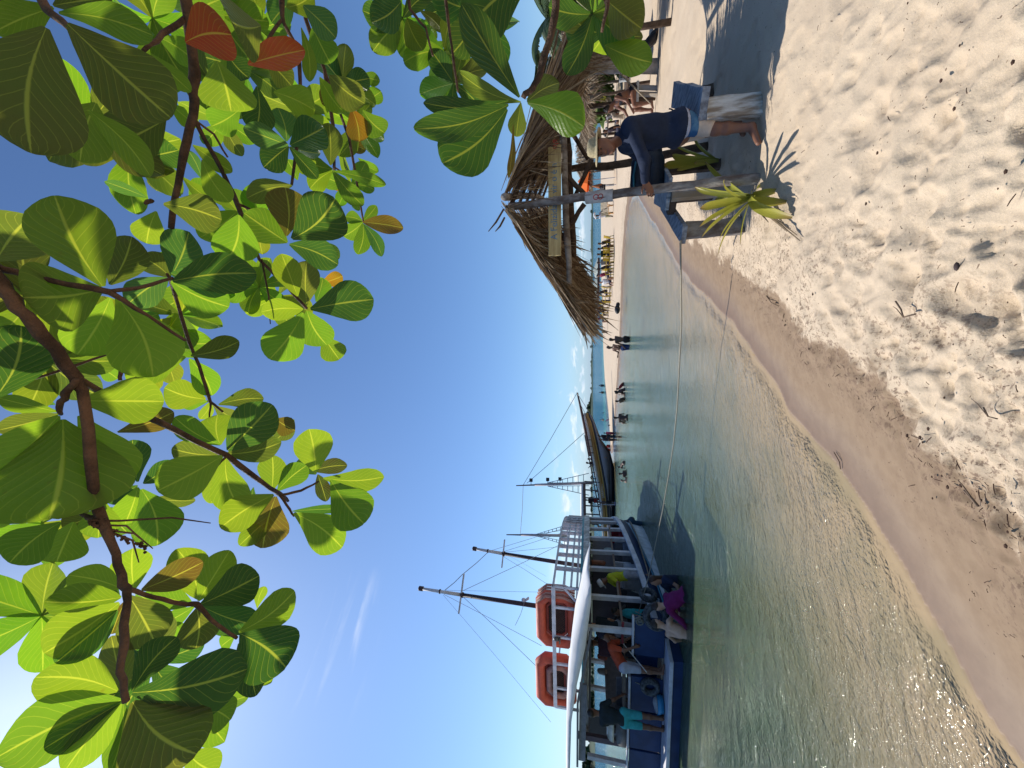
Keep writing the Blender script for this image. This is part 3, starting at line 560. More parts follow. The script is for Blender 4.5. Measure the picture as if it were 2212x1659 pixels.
def sdf_obj(name, prims, h, mt, parent=None, k=.03, cuts=()):
    """prims: ('c',a,b,ra,rb[,k]) tapered capsules, ('e',c,(rx,ry,rz),M) ellipsoids. cuts: (point, normal) keep side opposite the normal"""
    lo = np.full(3, 1e9); hi = -lo
    for p in prims:
        if p[0] == 'c': r = max(p[3], p[4]); pts = [np.array(p[1]), np.array(p[2])]
        else: r = max(p[2]); pts = [np.array(p[1])]
        for q in pts: lo = np.minimum(lo, q-r-2*h-.01); hi = np.maximum(hi, q+r+2*h+.01)
    n = np.ceil((hi-lo)/h).astype(int)+2; D = np.full(n, .5)
    for p in prims:
        kk = p[5] if p[0] == 'c' and len(p) > 5 else k
        if p[0] == 'c': a = np.array(p[1]); b_ = np.array(p[2]); r = max(p[3], p[4]); l0 = np.minimum(a, b_)-r-3*kk-2*h; h0 = np.maximum(a, b_)+r+3*kk+2*h
        else: a = np.array(p[1]); r = max(p[2]); l0 = a-r-3*kk-2*h; h0 = a+r+3*kk+2*h
        i0 = np.maximum(((l0-lo)/h).astype(int), 0); i1 = np.minimum(((h0-lo)/h).astype(int)+1, n)
        g_ = np.stack(np.meshgrid(*[lo[q]+h*np.arange(i0[q], i1[q]) for q in range(3)], indexing='ij'), -1)
        if p[0] == 'c':
            e = b_-a; L2 = max(e@e, 1e-9); t = np.clip(((g_-a)@e)/L2, 0, 1); d = np.linalg.norm(g_-a-t[..., None]*e, axis=-1)-(p[3]+(p[4]-p[3])*t)
        else:
            q = (g_-a) @ np.array(p[3]) if len(p) > 3 and p[3] is not None else g_-a
            rr = np.array(p[2]); l = np.linalg.norm(q/rr, axis=-1); d = (l-1)*np.minimum(rr.min()*1.2, np.linalg.norm(q, axis=-1)/np.maximum(l, 1e-6)+1e-4)
        sl = tuple(slice(i0[q], i1[q]) for q in range(3)); o = D[sl]
        hh = np.maximum(kk-np.abs(o-d), 0)/kk; D[sl] = np.minimum(o, d)-hh*hh*kk*.25
    if cuts:
        g_ = np.stack(np.meshgrid(*[lo[q]+h*np.arange(n[q]) for q in range(3)], indexing='ij'), -1)
        for pt, nr in cuts: D = np.maximum(D, (g_-np.array(pt)) @ np.array(nr))
    D[[0, -1]] = .5; D[:, [0, -1]] = .5; D[:, :, [0, -1]] = .5
    if not (D < 0).any(): return None
    V, Q = surfnet(D, lo, h)
    me = bpy.data.meshes.new(name); me.from_pydata(V.tolist(), [], Q.tolist()); me.polygons.foreach_set('use_smooth', [True]*len(Q)); me.materials.append(mt); me.update()
    o = bpy.data.objects.new(name, me); COL.objects.link(o)
    if parent: o.parent = parent; o.matrix_parent_inverse = parent.matrix_basis.inverted()
    return o
SK = {'d': (.16, .075, .045), 'm': (.30, .16, .10), 'l': (.46, .27, .19), 'k': (.07, .035, .022)}
def V3(*a): return Vector(a)
def pose(h=1.7, lean=0, hip=(0, 0), knee=(0, 0), arm=((0, .12, .2), (0, .12, .2)), head=(0, 0), spread=.0, seat=None, fem=False, side=0):
    """joints in local space: x right, y forward, z up; arm=(pitch, abduct, elbow)"""
    s = h/1.7; J = {}
    th, ca = .42*s, .41*s
    J['pel'] = V3(0, 0, (.92*s) if seat is None else seat+.10*s)
    up_ = V3(math.sin(side), math.sin(lean), math.cos(lean)).normalized(); J['up'] = up_
    J['chest'] = J['pel']+up_*.40*s; J['neck'] = J['pel']+up_*.52*s
    hl = lean*.6+head[0]; J['hup'] = V3(0, math.sin(hl), math.cos(hl)); J['head'] = J['neck']+J['hup']*.155*s
    J['face'] = V3(math.sin(head[1])*1, math.cos(head[1])*math.cos(hl), -math.sin(hl)*math.cos(head[1])).normalized()
    fwd_ = V3(0, math.cos(lean), -math.sin(lean))
    for i, n in ((0, 'R'), (1, 'L')):
        sg = 1 if i == 0 else -1
        J['sh'+n] = J['pel']+up_*.46*s+V3(sg*(.165 if fem else .19)*s, 0, 0)
        p, ab, el = arm[i]; d = (-up_*math.cos(p)+fwd_*math.sin(p)); d = (d*math.cos(ab)+V3(sg, 0, 0)*math.sin(ab)).normalized()
        J['el'+n] = J['sh'+n]+d*.285*s
        p2 = p+el; d2 = (-up_*math.cos(p2)+fwd_*math.sin(p2)); d2 = (d2*math.cos(ab*.4)+V3(sg, 0, 0)*math.sin(ab*.4)).normalized()
        J['ha'+n] = J['el'+n]+d2*.25*s; J['hd'+n] = d2
        J['hip'+n] = J['pel']+V3(sg*.09*s, 0, -.02*s)
        a = hip[i]; d = V3(sg*math.sin(spread+.04), math.sin(a), -math.cos(a)).normalized(); J['kn'+n] = J['hip'+n]+d*th
        a2 = a-knee[i]; J['an'+n] = J['kn'+n]+V3(sg*.01, math.sin(a2), -math.cos(a2))*ca; J['toe'+n] = J['an'+n]+V3(sg*.02, .17, -.04)*s
    J['s'] = s; return J
def place(J, loc, rz):
    M = Matrix.Rotation(rz, 3, 'Z'); L = Vector(loc); vec = ('up', 'hup', 'face', 'hdR', 'hdL')
    return {k: (v if k == 's' else M @ v if k in vec else M @ v + L) for k, v in J.items()}
def prims_limb(J, n, s, which):
    P_ = []
    if 'arm' in which: P_ += [('c', J['sh'+n], J['el'+n], .050*s, .038*s), ('c', J['el'+n], J['ha'+n], .038*s, .026*s)]
    if 'leg' in which: P_ += [('c', J['hip'+n], J['kn'+n], .088*s, .055*s), ('c', J['kn'+n], J['kn'+n].lerp(J['an'+n], .35)+ (J['kn'+n]-J['toe'+n]).normalized()*.012*s, .053*s, .055*s), ('c', J['kn'+n].lerp(J['an'+n], .35), J['an'+n], .05*s, .034*s), ('c', J['an'+n], J['toe'+n], .038*s, .026*s)]
    return P_
def torso(J, s, e=0.0, fem=False):
    e += J.get('fat', 0)
    r = J['shR']-J['shL']; r.normalize(); f_ = r.cross(-J['up']); c = J['pel'].lerp(J['chest'], .62)
    return [('c', J['hipR'].lerp(J['pel'], .1), J['hipL'].lerp(J['pel'], .1), .105*s+e, .105*s+e), ('c', J['pel'], J['pel'].lerp(J['chest'], .55), .112*s+e, .11*s+e),
            ('c', c+r*.055*s, J['chest']+r*.075*s, .10*s+e, .092*s+e), ('c', c-r*.055*s, J['chest']-r*.075*s, .10*s+e, .092*s+e), ('c', J['shR'].lerp(J['chest'], .12), J['shL'].lerp(J['chest'], .12), .056*s+e, .056*s+e)]
def hand(J, n, s, curl=.5):
    """palm, four unequal bent fingers and a thumb that leaves the side of the palm"""
    d = J['hd'+n].normalized(); sg = 1 if n == 'R' else -1; lat = (J['shR']-J['shL']).normalized(); lat = (lat-d*lat.dot(d)).normalized(); fl = d.cross(lat)*1.0
    if fl.dot(J['face']) < 0: fl = -fl
    w_ = J['ha'+n]; out = []
    for q, (o_, L) in enumerate(((-.030, .068), (-.010, .078), (.010, .072), (.030, .055))):
        b0 = w_+d*.085*s+fl*o_*s; out.append(('c', w_+d*.015*s+fl*o_*.6*s, b0, .014*s, .0115*s, .02))
        k1 = b0+d*L*.5*s+lat*(-sg)*curl*.018*s; k2 = k1+(d*math.cos(curl*1.6)+lat*(-sg)*math.sin(curl*1.6))*L*.55*s
        out += [('c', b0, k1, .0095*s, .009*s, .006), ('c', k1, k2, .009*s, .0078*s, .006)]
    tb = w_+d*.03*s+fl*.032*s; t1 = tb+(d*.6+fl*.8).normalized()*.042*s; t2 = t1+(d*.9+fl*.2-lat*sg*.3).normalized()*.032*s
    return out+[('c', tb, t1, .013*s, .011*s, .01), ('c', t1, t2, .0105*s, .009*s, .006)]
def person(J, label, skin='m', hair=((.02, .014, .01), 'short'), wear=(), h=.035, hands=False, group=None, extra=()):
    s = J['s']; loc = Vector((J['pel'].x, J['pel'].y, min(J['anR'].z, J['anL'].z)-.04*s))
    root = empty('person', loc, label, 'person', group)
    f_ = (J['face']-J['hup']*J['face'].dot(J['hup'])).normalized(); u_ = J['hup']; l_ = f_.cross(u_); M = Matrix((l_, f_, u_)).transposed(); hd = J['head']
    pr = torso(J, s); 
    for n in 'RL': pr += prims_limb(J, n, s, ('arm', 'leg'))
    pr += [('c', J['neck']-u_*.03*s, hd-u_*.05*s, .054*s, .05*s), ('e', hd+u_*.03*s-f_*.008*s, (.074*s, .092*s, .098*s), M), ('e', hd+f_*.022*s-u_*.045*s, (.055*s, .062*s, .065*s), M)]
    for n in 'RL':
        if hands: pr += hand(J, n, s)
        else: pr += [('c', J['ha'+n], J['ha'+n]+J['hd'+n]*.07*s, .026*s, .030*s), ('c', J['ha'+n]+J['hd'+n]*.07*s, J['ha'+n]+J['hd'+n]*.15*s, .026*s, .012*s)]
    if h < .02:
        pr += [('c', hd+f_*.088*s+u_*.015*s, hd+f_*.104*s-u_*.025*s, .009*s, .016*s, .012), ('c', hd+f_*.074*s-u_*.062*s+l_*.018*s, hd+f_*.074*s-u_*.062*s-l_*.018*s, .011*s, .011*s, .006), ('e', hd+f_*.055*s-u_*.098*s, (.028*s, .024*s, .022*s), M),
               ('e', hd+l_*.076*s-f_*.005*s, (.010*s, .020*s, .032*s), M), ('e', hd-l_*.076*s-f_*.005*s, (.010*s, .020*s, .032*s), M), ('c', hd+f_*.082*s+u_*.035*s+l_*.04*s, hd+f_*.082*s+u_*.035*s-l_*.04*s, .010*s, .010*s, .012)]
    elif h < .03: pr += [('c', hd+f_*.09*s+u_*.01*s, hd+f_*.102*s-u_*.02*s, .012*s, .018*s, .012)]
    sc_ = SK[skin] if isinstance(skin, str) else skin
    sdf_obj('body', pr, h, mat('skin_%s' % str(skin), sc_, .5, .4, .12, 12, .08, 90), root, k=.035*s)
    hc, hs_ = hair
    hm = mat('hair_%.3f_%.3f' % hc[:2], hc, .55, .4, .4, 30, .4, 120, stretch=(1, 1, .2))
    if hs_ == 'short': sdf_obj('hair', [('e', hd+u_*.045*s-f_*.018*s, (.080*s, .094*s, .092*s), M)], h*.8, hm, root, cuts=[(hd+u_*.05*s+f_*.02*s, (f_*.75-u_*.65).normalized())])
    elif hs_ == 'long': sdf_obj('hair', [('e', hd+u_*.04*s-f_*.02*s, (.086*s, .098*s, .098*s), M), ('c', hd-f_*.05*s, J['chest']-f_*.09*s, .07*s, .045*s)], h*.8, hm, root, k=.04, cuts=[(hd+u_*.04*s+f_*.035*s, (f_*.9-u_*.3).normalized())])
    elif hs_ == 'bun': sdf_obj('hair', [('e', hd+u_*.04*s-f_*.02*s, (.084*s, .096*s, .096*s), M), ('e', hd+u_*.10*s-f_*.08*s, (.045*s,)*3, M)], h*.8, hm, root, k=.03, cuts=[(hd+u_*.04*s+f_*.03*s, (f_*.9-u_*.3).normalized())])
    for kind, c, *p in wear:
        cm = mat('cloth_%.2f_%.2f_%.2f' % c, c, .85, .25, .22, 10, .35, 25)
        if kind == 'shirt':
            ln = p[0] if p else .5; q = torso(J, s, .016*s)
            for n in 'RL':
                if ln > 0: e1 = J['sh'+n].lerp(J['el'+n], min(1, ln*1.35)); q.append(('c', J['sh'+n], e1, .064*s, .056*s))
                if ln > .75: q.append(('c', J['el'+n], J['el'+n].lerp(J['ha'+n], min(.97, (ln-.5)*2)), .054*s, .040*s))
            q.append(('c', J['chest'], J['neck'], .075*s, .062*s)); lowp = J['pel']+J['up']*-.02*s
            sdf_obj('shirt', q, h, cm, root, k=.04*s, cuts=[(lowp, -J['up']), (J['neck']+J['up']*.02*s, J['up'])])
        elif kind == 'shorts':
            ln = p[0] if p else .6; q = [('c', J['hipR'], J['hipL'], .118*s, .118*s), ('c', J['pel'], J['pel']+J['up']*.08*s, .122*s, .12*s)]
            for n in 'RL': q.append(('c', J['hip'+n], J['hip'+n].lerp(J['kn'+n], ln), .105*s, (.09 if ln < .8 else .075)*s))
            if ln > 1:
                for n in 'RL': q.append(('c', J['kn'+n], J['kn'+n].lerp(J['an'+n], ln-1), .075*s, .06*s))
            cu = [(J['pel']+J['up']*.10*s, J['up'])]
            for n in 'RL': pass
            sdf_obj('shorts', q, h, cm, root, k=.03*s, cuts=cu)
        elif kind == 'bikini':
            sdf_obj('swimwear', [('c', J['hipR'], J['hipL'], .112*s, .112*s)], h, cm, root)
        elif kind == 'top':
            sdf_obj('bikini_top', torso(J, s, .012*s), h, cm, root, cuts=[(J['chest']+J['up']*.0, J['up']), (J['chest']-J['up']*.10*s, -J['up'])])
        elif kind in ('hat', 'cap'):
            mb = MB(); R1 = (.172 if kind == 'hat' else .11)*s; pts = []
            for rr, zz in ((.0, .150), (.045, .160), (.070, .152), (.084, .125), (.091, .085), (.092, .068)) + (((.14, .064), (R1/s, .054), (R1/s, .049), (.093, .058)) if kind == 'hat' else ((.094, .04),)):
                pts.append([hd+u_*(zz*s+(.009*s*math.cos(2*a)*(1 if rr > .12 else 0)))+l_*rr*s*math.cos(a)+f_*rr*s*1.14*math.sin(a)-f_*.012*s for a in [2*math.pi*i/28 for i in range(28)]])
            mb.grid(pts, closed=True)
            if kind == 'cap': mb.grid([[hd+u_*(.045-.012*t)*s+f_*(.085+.085*t)*s+l_*x_*.08*s*(1-.35*t*t) for x_ in (-1, -.5, 0, .5, 1)] for t in (0, .5, 1)])
            mb.build('hat' if kind == 'hat' else 'cap', mat('straw_hat', (.50, .42, .26), .8, .2, .3, 40, .6, 160) if kind == 'hat' else cm, root, smooth=True, thick=.004)
    return root
# ------------------------------------------------------------------ wood, thatch and the hut with the plank sign
wood_dk = mat('weathered_pole', (.13, .10, .085), .85, .2, .55, 9, .6, 40, col2=(.30, .28, .26), stretch=(1, 1, .5))
wood_br = mat('dark_pole', (.11, .075, .055), .85, .2, .45, 10, .5, 50)
plank_y = mat('fresh_plank', (.46, .38, .19), .7, .3, .35, 5, .25, 30, stretch=(.6, .6, 6), col2=(.34, .26, .12))
paint_w = mat('flaking_white_paint', (.60, .60, .58), .65, .4, .6, 7, .5, 40, col2=(.24, .19, .14), stretch=(2.2, 2.2, .5))
paint_b = mat('faded_blue_grey_plank', (.30, .34, .40), .7, .3, .4, 8, .5, 40, col2=(.14, .15, .18), stretch=(3, .7, 2))
thatch_m = []
for i, c in enumerate(((.22, .15, .09), (.30, .22, .14), (.14, .09, .055), (.40, .32, .22))): thatch_m.append(mat('dry_palm_%d' % i, c, .75, .3, .35, 20, .3, 60, transl=.15))
def blade(mb, p, q, wd, n, mi=0, droop=0.0, nrm=None):
    """one dry palm leaflet: thin, folded, tapering"""
    p = Vector(p); q = Vector(q); ax = (q-p).normalized(); sd = ax.cross(nrm if nrm is not None else Vector((random.gauss(0, 1), random.gauss(0, 1), random.gauss(0, 1)))).normalized(); nn = ax.cross(sd); pts = []
    for i in range(n+1):
        t = i/n; c = p.lerp(q, t)-Vector((0, 0, droop*t*t)); hw = wd/2*min(1, 6*t+.3)*(1-t**3*.9); pts.append([c-sd*hw+nn*hw*.35, c, c+sd*hw+nn*hw*.35])
    mb.grid(pts, mi)
def slope(mb, a0, a1, b0, b1, count, wd=.03, over=.35, thick_=.10):
    """thatch slope: ridge a0->a1, eave b0->b1"""
    a0, a1, b0, b1 = map(Vector, (a0, a1, b0, b1)); nn = (a1-a0).cross(b0-a0).normalized()
    if nn.z < 0: nn = -nn
    for _ in range(count):
        u = random.random(); v = random.random()**.8; L = random.uniform(.45, 1.1)
        top = a0.lerp(a1, u).lerp(b0.lerp(b1, u), v*.85); d = (b0.lerp(b1, u)-a0.lerp(a1, u)); L = min(L, d.length*(1-v*.85)+random.uniform(.05, .28)); d.normalize(); sdv = (a1-a0).normalized()
        d2 = (d+sdv*random.gauss(0, .22)+nn*random.gauss(0, .05)).normalized(); p = top+nn*random.uniform(0, thick_)
        blade(mb, p, p+d2*L, random.uniform(.5, 1.3)*wd, 3, random.choice((0, 0, 1, 1, 2, 3)), random.uniform(0, .12), nn+Vector((random.gauss(0, .5), random.gauss(0, .5), random.gauss(0, .3))))
hut = empty('thatched_hut', (2.2, 4.6, 0), 'nearest open thatched beach hut, with a number 8 painted on its front pole', 'hut')
apex = P(1103, 446, 4.85); apexb = P(1150, 400, 7.0); apexb = P(1172, 428, 7.0)
eL0 = P(1272, 706, 5.35); eL1 = P(1270, 610, 7.2); eR0 = P(1248, 60, 4.75); eR1 = P(1268, 150, 7.0)
mbp = MB()
def pole(a, b, r0, r1, name='pole', mt=wood_dk, n=8, seg=7, bend=.03):
    mb = MB(); a = Vector(a); b = Vector(b); off = Vector((random.uniform(-1, 1), random.uniform(-1, 1), 0))*bend
    pts = [a.lerp(b, i/seg)+off*math.sin(math.pi*i/seg)+Vector((random.gauss(0, 1), random.gauss(0, 1), random.gauss(0, 1)))*r0*.12 for i in range(seg+1)]
    mb.tube(pts, [(r0+(r1-r0)*i/seg)*random.uniform(.92, 1.08) for i in range(seg+1)], n, wob=.05)
    return mb.build(name, mt, hut, smooth=True)
front_base = G(1640, 386, 0); front_base.z = -.15
fp = pole(front_base, apex+Vector((0, 0, .02)), .052, .045, 'pole', wood_dk, 10, 12, .02)
# the number on its white patch
def on_pole(X, t=0):
    k = (X-1110)/(1638-1110); return 0
ax_ = (apex-front_base).normalized()
t8 = None
for i in range(400):
    q = front_base.lerp(apex, i/400); d = q-Vector((0, 0, CAMZ)); f1 = d.y*cp+d.z*sp; X_ = 1106-F*(-d.y*sp+d.z*cp)/f1
    if X_ < 1296: t8 = q; break
tocam = (Vector((0, 0, CAMZ))-t8); tocam = (tocam-ax_*tocam.dot(ax_)).normalized(); side = ax_.cross(-tocam).normalized()
mb = MB(); pts = []
for i in range(9):
    hh_ = -.20+.05*i*1.0; pts.append([t8+ax_*hh_*.8+(tocam*math.cos(a)+side*math.sin(a))*.066 for a in [(-80+20*j)*math.pi/180+.05*random.random() for j in range(9)]])
mb.grid(pts); patch = mb.build('painted_patch', paint_w if 0 else mat('white_patch', (.55, .53, .51), .7, .3, .35, 10, .3, 40), fp, smooth=True)
mb = MB()
for q in (.029, -.025):
    ring = []
    for i in range(25):
        a = 2*math.pi*i/24; sx_ = math.cos(a)*.026; zz = math.sin(a)*.027+q; ang = sx_/.066; ring.append(t8+ax_*zz+(tocam*math.cos(ang)+side*math.sin(ang))*.069)
    mb.tube(ring, .0045, 6, cap=False)
mb.build('numeral', mat('red_paint', (.42, .03, .03), .6), fp)
pole(G(1545, 312, -.1), P(1142, 373, 6.0), .06, .05, 'pole', wood_br, 8, 9, .10)
pass
pole(P(1213, 200, 4.9), P(1229, 612, 5.0), .048, .04, 'beam', wood_dk, 8, 9, .02)
pole(P(1222, 250, 5.7), P(1240, 555, 6.1), .05, .045, 'beam', wood_br, 8, 8, .03)
for a, b_, d in (((1215, 370), (1272, 428), 5.0), ((1262, 440), (1216, 510), 5.1), ((1278, 345), (1244, 420), 5.4), ((1225, 268), (1270, 345), 5.6), ((1216, 512), (1237, 545), 5.3)):
    pole(P(*a, d), P(*b_, d+.2), .035, .03, 'brace', wood_br, 7, 4, .01)
pole(apex+Vector((-.05, -.12, .0)), eL0+(eL0-apex)*.02, .035, .028, 'rafter', wood_dk, 7, 6, .02); pole(apex, eR0, .035, .03, 'rafter', wood_br, 7, 6, .02)
pole(apex+Vector((0, -.25, .02)), apexb, .05, .045, 'ridge_pole', wood_dk)
for i in range(1, 6):
    t = i/5; r0 = apex.lerp(apexb, t); pole(r0, eL0.lerp(eL1, t), .025, .02, 'rafter', wood_br, 6, 4); pole(r0, eR0.lerp(eR1, t), .025, .02, 'rafter', wood_br, 6, 4)
mb = MB(); slope(mb, apex+Vector((0, -.22, .03)), apexb, eL0+Vector((0, -.15, 0)), eL1, 3300, .036, thick_=.12)
for _ in range(150):     # ragged verge and long loose leaflets
    t = random.random(); p = (apex+Vector((0, -.2, .08))).lerp(eL0+Vector((0, -.15, .03)), t); blade(mb, p, p+(eL0-apex).normalized()*random.uniform(.15, .4)+Vector((random.gauss(0, .07), random.uniform(-.12, .1), random.uniform(-.10, .10))), .03, 4, random.choice((1, 3, 3, 0)), random.uniform(0, .15))
for _ in range(160):     # drooping underside and eave
    u = random.random(); p = apex.lerp(apexb, u).lerp(eL0.lerp(eL1, u), random.uniform(.15, 1)); blade(mb, p, p+(eL0-apex).normalized()*random.uniform(.1, .4)+Vector((random.gauss(0, .1), random.gauss(0, .1), -random.uniform(.05, .30))), .03, 3, random.choice((2, 0, 1)), .05)
mb.build('thatch', thatch_m, hut)
mb = MB(); slope(mb, apex+Vector((0, -.2, .03)), apexb, eR0, eR1, 3400, .04)
for _ in range(230):
    t = random.random(); p = (apex+Vector((0, -.2, .06))).lerp(eR0, t); blade(mb, p, p+(eR0-apex).normalized()*random.uniform(.3, .9)+Vector((random.gauss(0, .06), random.uniform(-.15, .1), random.uniform(-.28, .06))), .03, 4, random.choice((1, 3, 0, 2)), random.uniform(0, .25))
for _ in range(50):
    t = random.random(); p = eR0.lerp(eR1, t*.6)+Vector((random.uniform(-.5, .1), 0, .05)); blade(mb, p, p+Vector((random.gauss(-.1, .15), random.gauss(-.1, .1), -random.uniform(.3, .7))), .02, 3, random.choice((1, 3, 0)))
mb.build('thatch', thatch_m, hut)
mb = MB()
for _ in range(60):
    t = random.random(); p = (apex+Vector((0, -.15, 0))).lerp(eL0 if random.random() < .5 else eR0, random.random()*.35); blade(mb, p, p+Vector((random.gauss(0, .12), random.gauss(0, .1), -random.uniform(.25, .6))), .012, 4, random.choice((2, 0, 3)), .05)
for a, b_ in (((1088, 452), (1055, 500)), ((1090, 470), (1070, 500))): mb.tube([P(*a, 4.7), P((a[0]+b_[0])/2, (a[1]+b_[1])/2+4, 4.65), P(*b_, 4.6)], [.012, .012, .005], 6, 2)
mb.build('loose_strands', thatch_m, hut)
# plank sign
sg = empty('plank_sign', P(1198, 434, 4.72), 'long yellow plank sign with faded blue handwriting hung across the hut gable', 'sign')
q = [P(1184, 318, 4.80), P(1212, 311, 4.80), P(1212, 551, 4.68), P(1185, 552, 4.68)]   # top-right, bottom-right, bottom-left, top-left (as seen upright)
nn = (q[0]-q[3]).cross(q[1]-q[0]).normalized(); nn = nn if nn.y < 0 else -nn
mb = MB(); fr_q = q; bk = [p-nn*.028 for p in q]
mb.add(fr_q+bk, [(0, 1, 2, 3), (7, 6, 5, 4), (0, 4, 5, 1), (1, 5, 6, 2), (2, 6, 7, 3), (3, 7, 4, 0)]); mb.build('plank', plank_y, sg, bevel=.004)
xd = (q[0]-q[3]); yd = (q[3]-q[2])
ink = mat('faded_blue_ink', (.13, .27, .42), .7, .2, .5, 30, 0); o_ = q[2]+xd*.14+yd*.30+nn*.002
text(sc, 'lettering', 'A Felizidade vir o é h', ink, .115, o_, xd, yd, sg, .001); text(sc, 'lettering', 'oje', mat('red_paint', (.42, .03, .03), .6), .105, o_+xd.normalized()*1.17, xd, yd, sg, .001)

# ------------------------------------------------------------------ benches of salvaged planks
def plank_between(name, a, b, wdt, th, mt, parent, lat=None):
    mb = MB(); a = Vector(a); b = Vector(b); z = (b-a).normalized(); x = (lat or z.cross(Vector((0, 0, 1)))).normalized(); y = z.cross(x).normalized()
    n = 6; pts = []
    for i in range(n+1):
        c = a.lerp(b, i/n); w_ = wdt/2*random.uniform(.94, 1.05); e = random.uniform(-.008, .008)
        pts.append([c-x*w_-y*th/2, c+x*(w_+e)-y*th/2, c+x*(w_+e)+y*th/2, c-x*w_+y*th/2])
    mb.grid(pts, closed=True); mb.add(pts[0], [(3, 2, 1, 0)]); mb.add(pts[-1], [(0, 1, 2, 3)]); return mb.build(name, mt, parent, bevel=.006)
bn = empty('plank_bench', (2.72, 4.1, 0), 'low bench of thick flaking white planks, standing at the right of the man', 'bench')
a = P(1522, 224, 4.02); b_ = P(1455, 205, 5.35); a.z = .53; b_.z = .53
plank_between('seat', a, b_, .27, .07, paint_b, bn)
p0 = G(1652, 219, 0); p0.z = -.12; p1 = Vector((a.x+.0, a.y+.10, .49)); plank_between('leg', p0+Vector((.0, .06, 0)), p1, .215, .085, paint_w, bn, Vector((1, .1, 0)))
p0 = G(1545, 184, 0); p0.z = -.12; plank_between('leg', p0+Vector((0, .1, 0)), Vector((p0.x-.06, p0.y+.05, .49)), .16, .10, wood_br, bn, Vector((1, .1, 0)))
tb = empty('plank_table', (2.3, 4.9, 0), 'rough wooden table of grey planks with the backpack on it', 'table')
z = .74; c0, c1, c2, c3 = G(1445, 384, z), G(1436, 455, z), G(1412, 440, z), G(1419, 338, z)
mb = MB(); lo_ = [v-Vector((0, 0, .045)) for v in (c0, c1, c2, c3)]; mb.add([c0, c1, c2, c3]+lo_, [(0, 1, 2, 3), (7, 6, 5, 4), (0, 4, 5, 1), (1, 5, 6, 2), (2, 6, 7, 3), (3, 7, 4, 0)]); mb.build('table_top', mat('blue_white_plank', (.42, .46, .50), .6, .4, .4, 10, .4, 40, col2=(.16, .18, .21), stretch=(1, 4, 1)), tb, bevel=.006)
plank_between('crosspiece', c0.lerp(c1, .08)+Vector((0, .12, -.085)), c0.lerp(c1, .95)+Vector((0, .12, -.085)), .12, .09, wood_br, tb)
pl = G(1600, 408, 0); pl = Vector(((c0.x+c1.x)/2+.0, c0.y+.12, -.1)); plank_between('leg', pl, Vector((pl.x, pl.y, z-.05)), .15, .09, mat('bare_pale_wood', (.34, .26, .17), .7, .3, .4, 4, .4, 40, col2=(.30, .31, .32), stretch=(1, 1, .4)), tb, Vector((1, 0, 0)))
plank_between('leg', Vector((c3.x-.25, c3.y-.1, -.1)), Vector((c3.x-.25, c3.y-.1, z-.05)), .12, .08, wood_br, tb, Vector((1, 0, 0)))
sb = empty('plank_bench', (1.6, 4.6, 0), 'narrow blue-grey plank bench with the mooring rope tied to it, beside the hut pole', 'bench')
z = .60; s0 = G(1478, 507, z); s1 = G(1432, 437, z); plank_between('seat', s0, s1, .20, .05, paint_b, sb)
plank_between('leg', Vector((s0.x+.10, s0.y+.13, -.15)), Vector((s0.x+.08, s0.y+.10, z-.03)), .17, .09, wood_dk, sb, Vector((1, 0, 0)))
plank_between('leg', Vector((s1.x, s1.y-.1, -.15)), Vector((s1.x, s1.y-.1, z-.03)), .12, .08, wood_br, sb, Vector((1, 0, 0)))

# ------------------------------------------------------------------ strap-leaved plants in the sand
pm = bpy.data.materials.new('strap_leaf'); pm.use_nodes = True; g = NT(pm.node_tree); b = g.n['Principled BSDF']; uvp = g.new('ShaderNodeUVMap').outputs[0]; sp_ = g.new('ShaderNodeSeparateXYZ', {0: uvp})
cc = g.ramp(sp_.outputs[0], [(0, (.22, .23, .05)), (.35, (.38, .38, .05)), (.8, (.42, .38, .05)), (.95, (.34, .22, .07)), (1, (.18, .09, .04))]); cc = g.mix(g.m('MULTIPLY', g.ss(g.noise(g.scalev(uvp, (3, 30, 1)), 2.0, 4), .4, .65), .5), cc, (.17, .20, .03, 1))
g.set(b.inputs['Base Color'], cc); b.inputs['Roughness'].default_value = .42
tr = g.new('ShaderNodeBsdfTranslucent', {0: cc}); mx = g.new('ShaderNodeMixShader', {0: .35, 1: b.outputs[0], 2: tr.outputs[0]}); g.l.new(mx.outputs[0], g.n['Material Output'].inputs[0])
def strap(L, p, mid_, q, wd, fold=.35, nrm=None):
    p, mid_, q = map(Vector, (p, mid_, q)); n = 14; o = len(L.v)
    for i in range(n+1):
        t = i/n; c = p*(1-t)**2+mid_*2*t*(1-t)+q*t*t; tg = ((mid_-p)*(1-t)+(q-mid_)*t).normalized(); sd = tg.cross(nrm or Vector((0, 0, 1)))
        if sd.length < .05: sd = Vector((1, 0, 0))
        sd.normalize(); u_ = sd.cross(tg); hw = wd/2*min(1, .5+2.2*t)*(1-max(0, (t-.72)/.28)**1.6*.88)
        for j in range(5): k = j/2-1; L.v.append(c+sd*hw*k+u_*hw*fold*(k*k))
    for i in range(n):
        for j in range(4): a = o+i*5+j; L.f.append((a, a+1, a+6, a+5)); L.col.append((1, 1, 1)); L.uv += [(i/n, j/4), (i/n, (j+1)/4), ((i+1)/n, (j+1)/4), ((i+1)/n, j/4)]
pc = G(1648, 424, 0); pc.z = 0
pt_ = empty('strap_leaf_plant', pc, 'yellow-green rosette plant with long strap leaves, in the sand in front of the hut pole', 'plant')
Lp = Leaves(); ctr = pc+Vector((0, .02, .06))
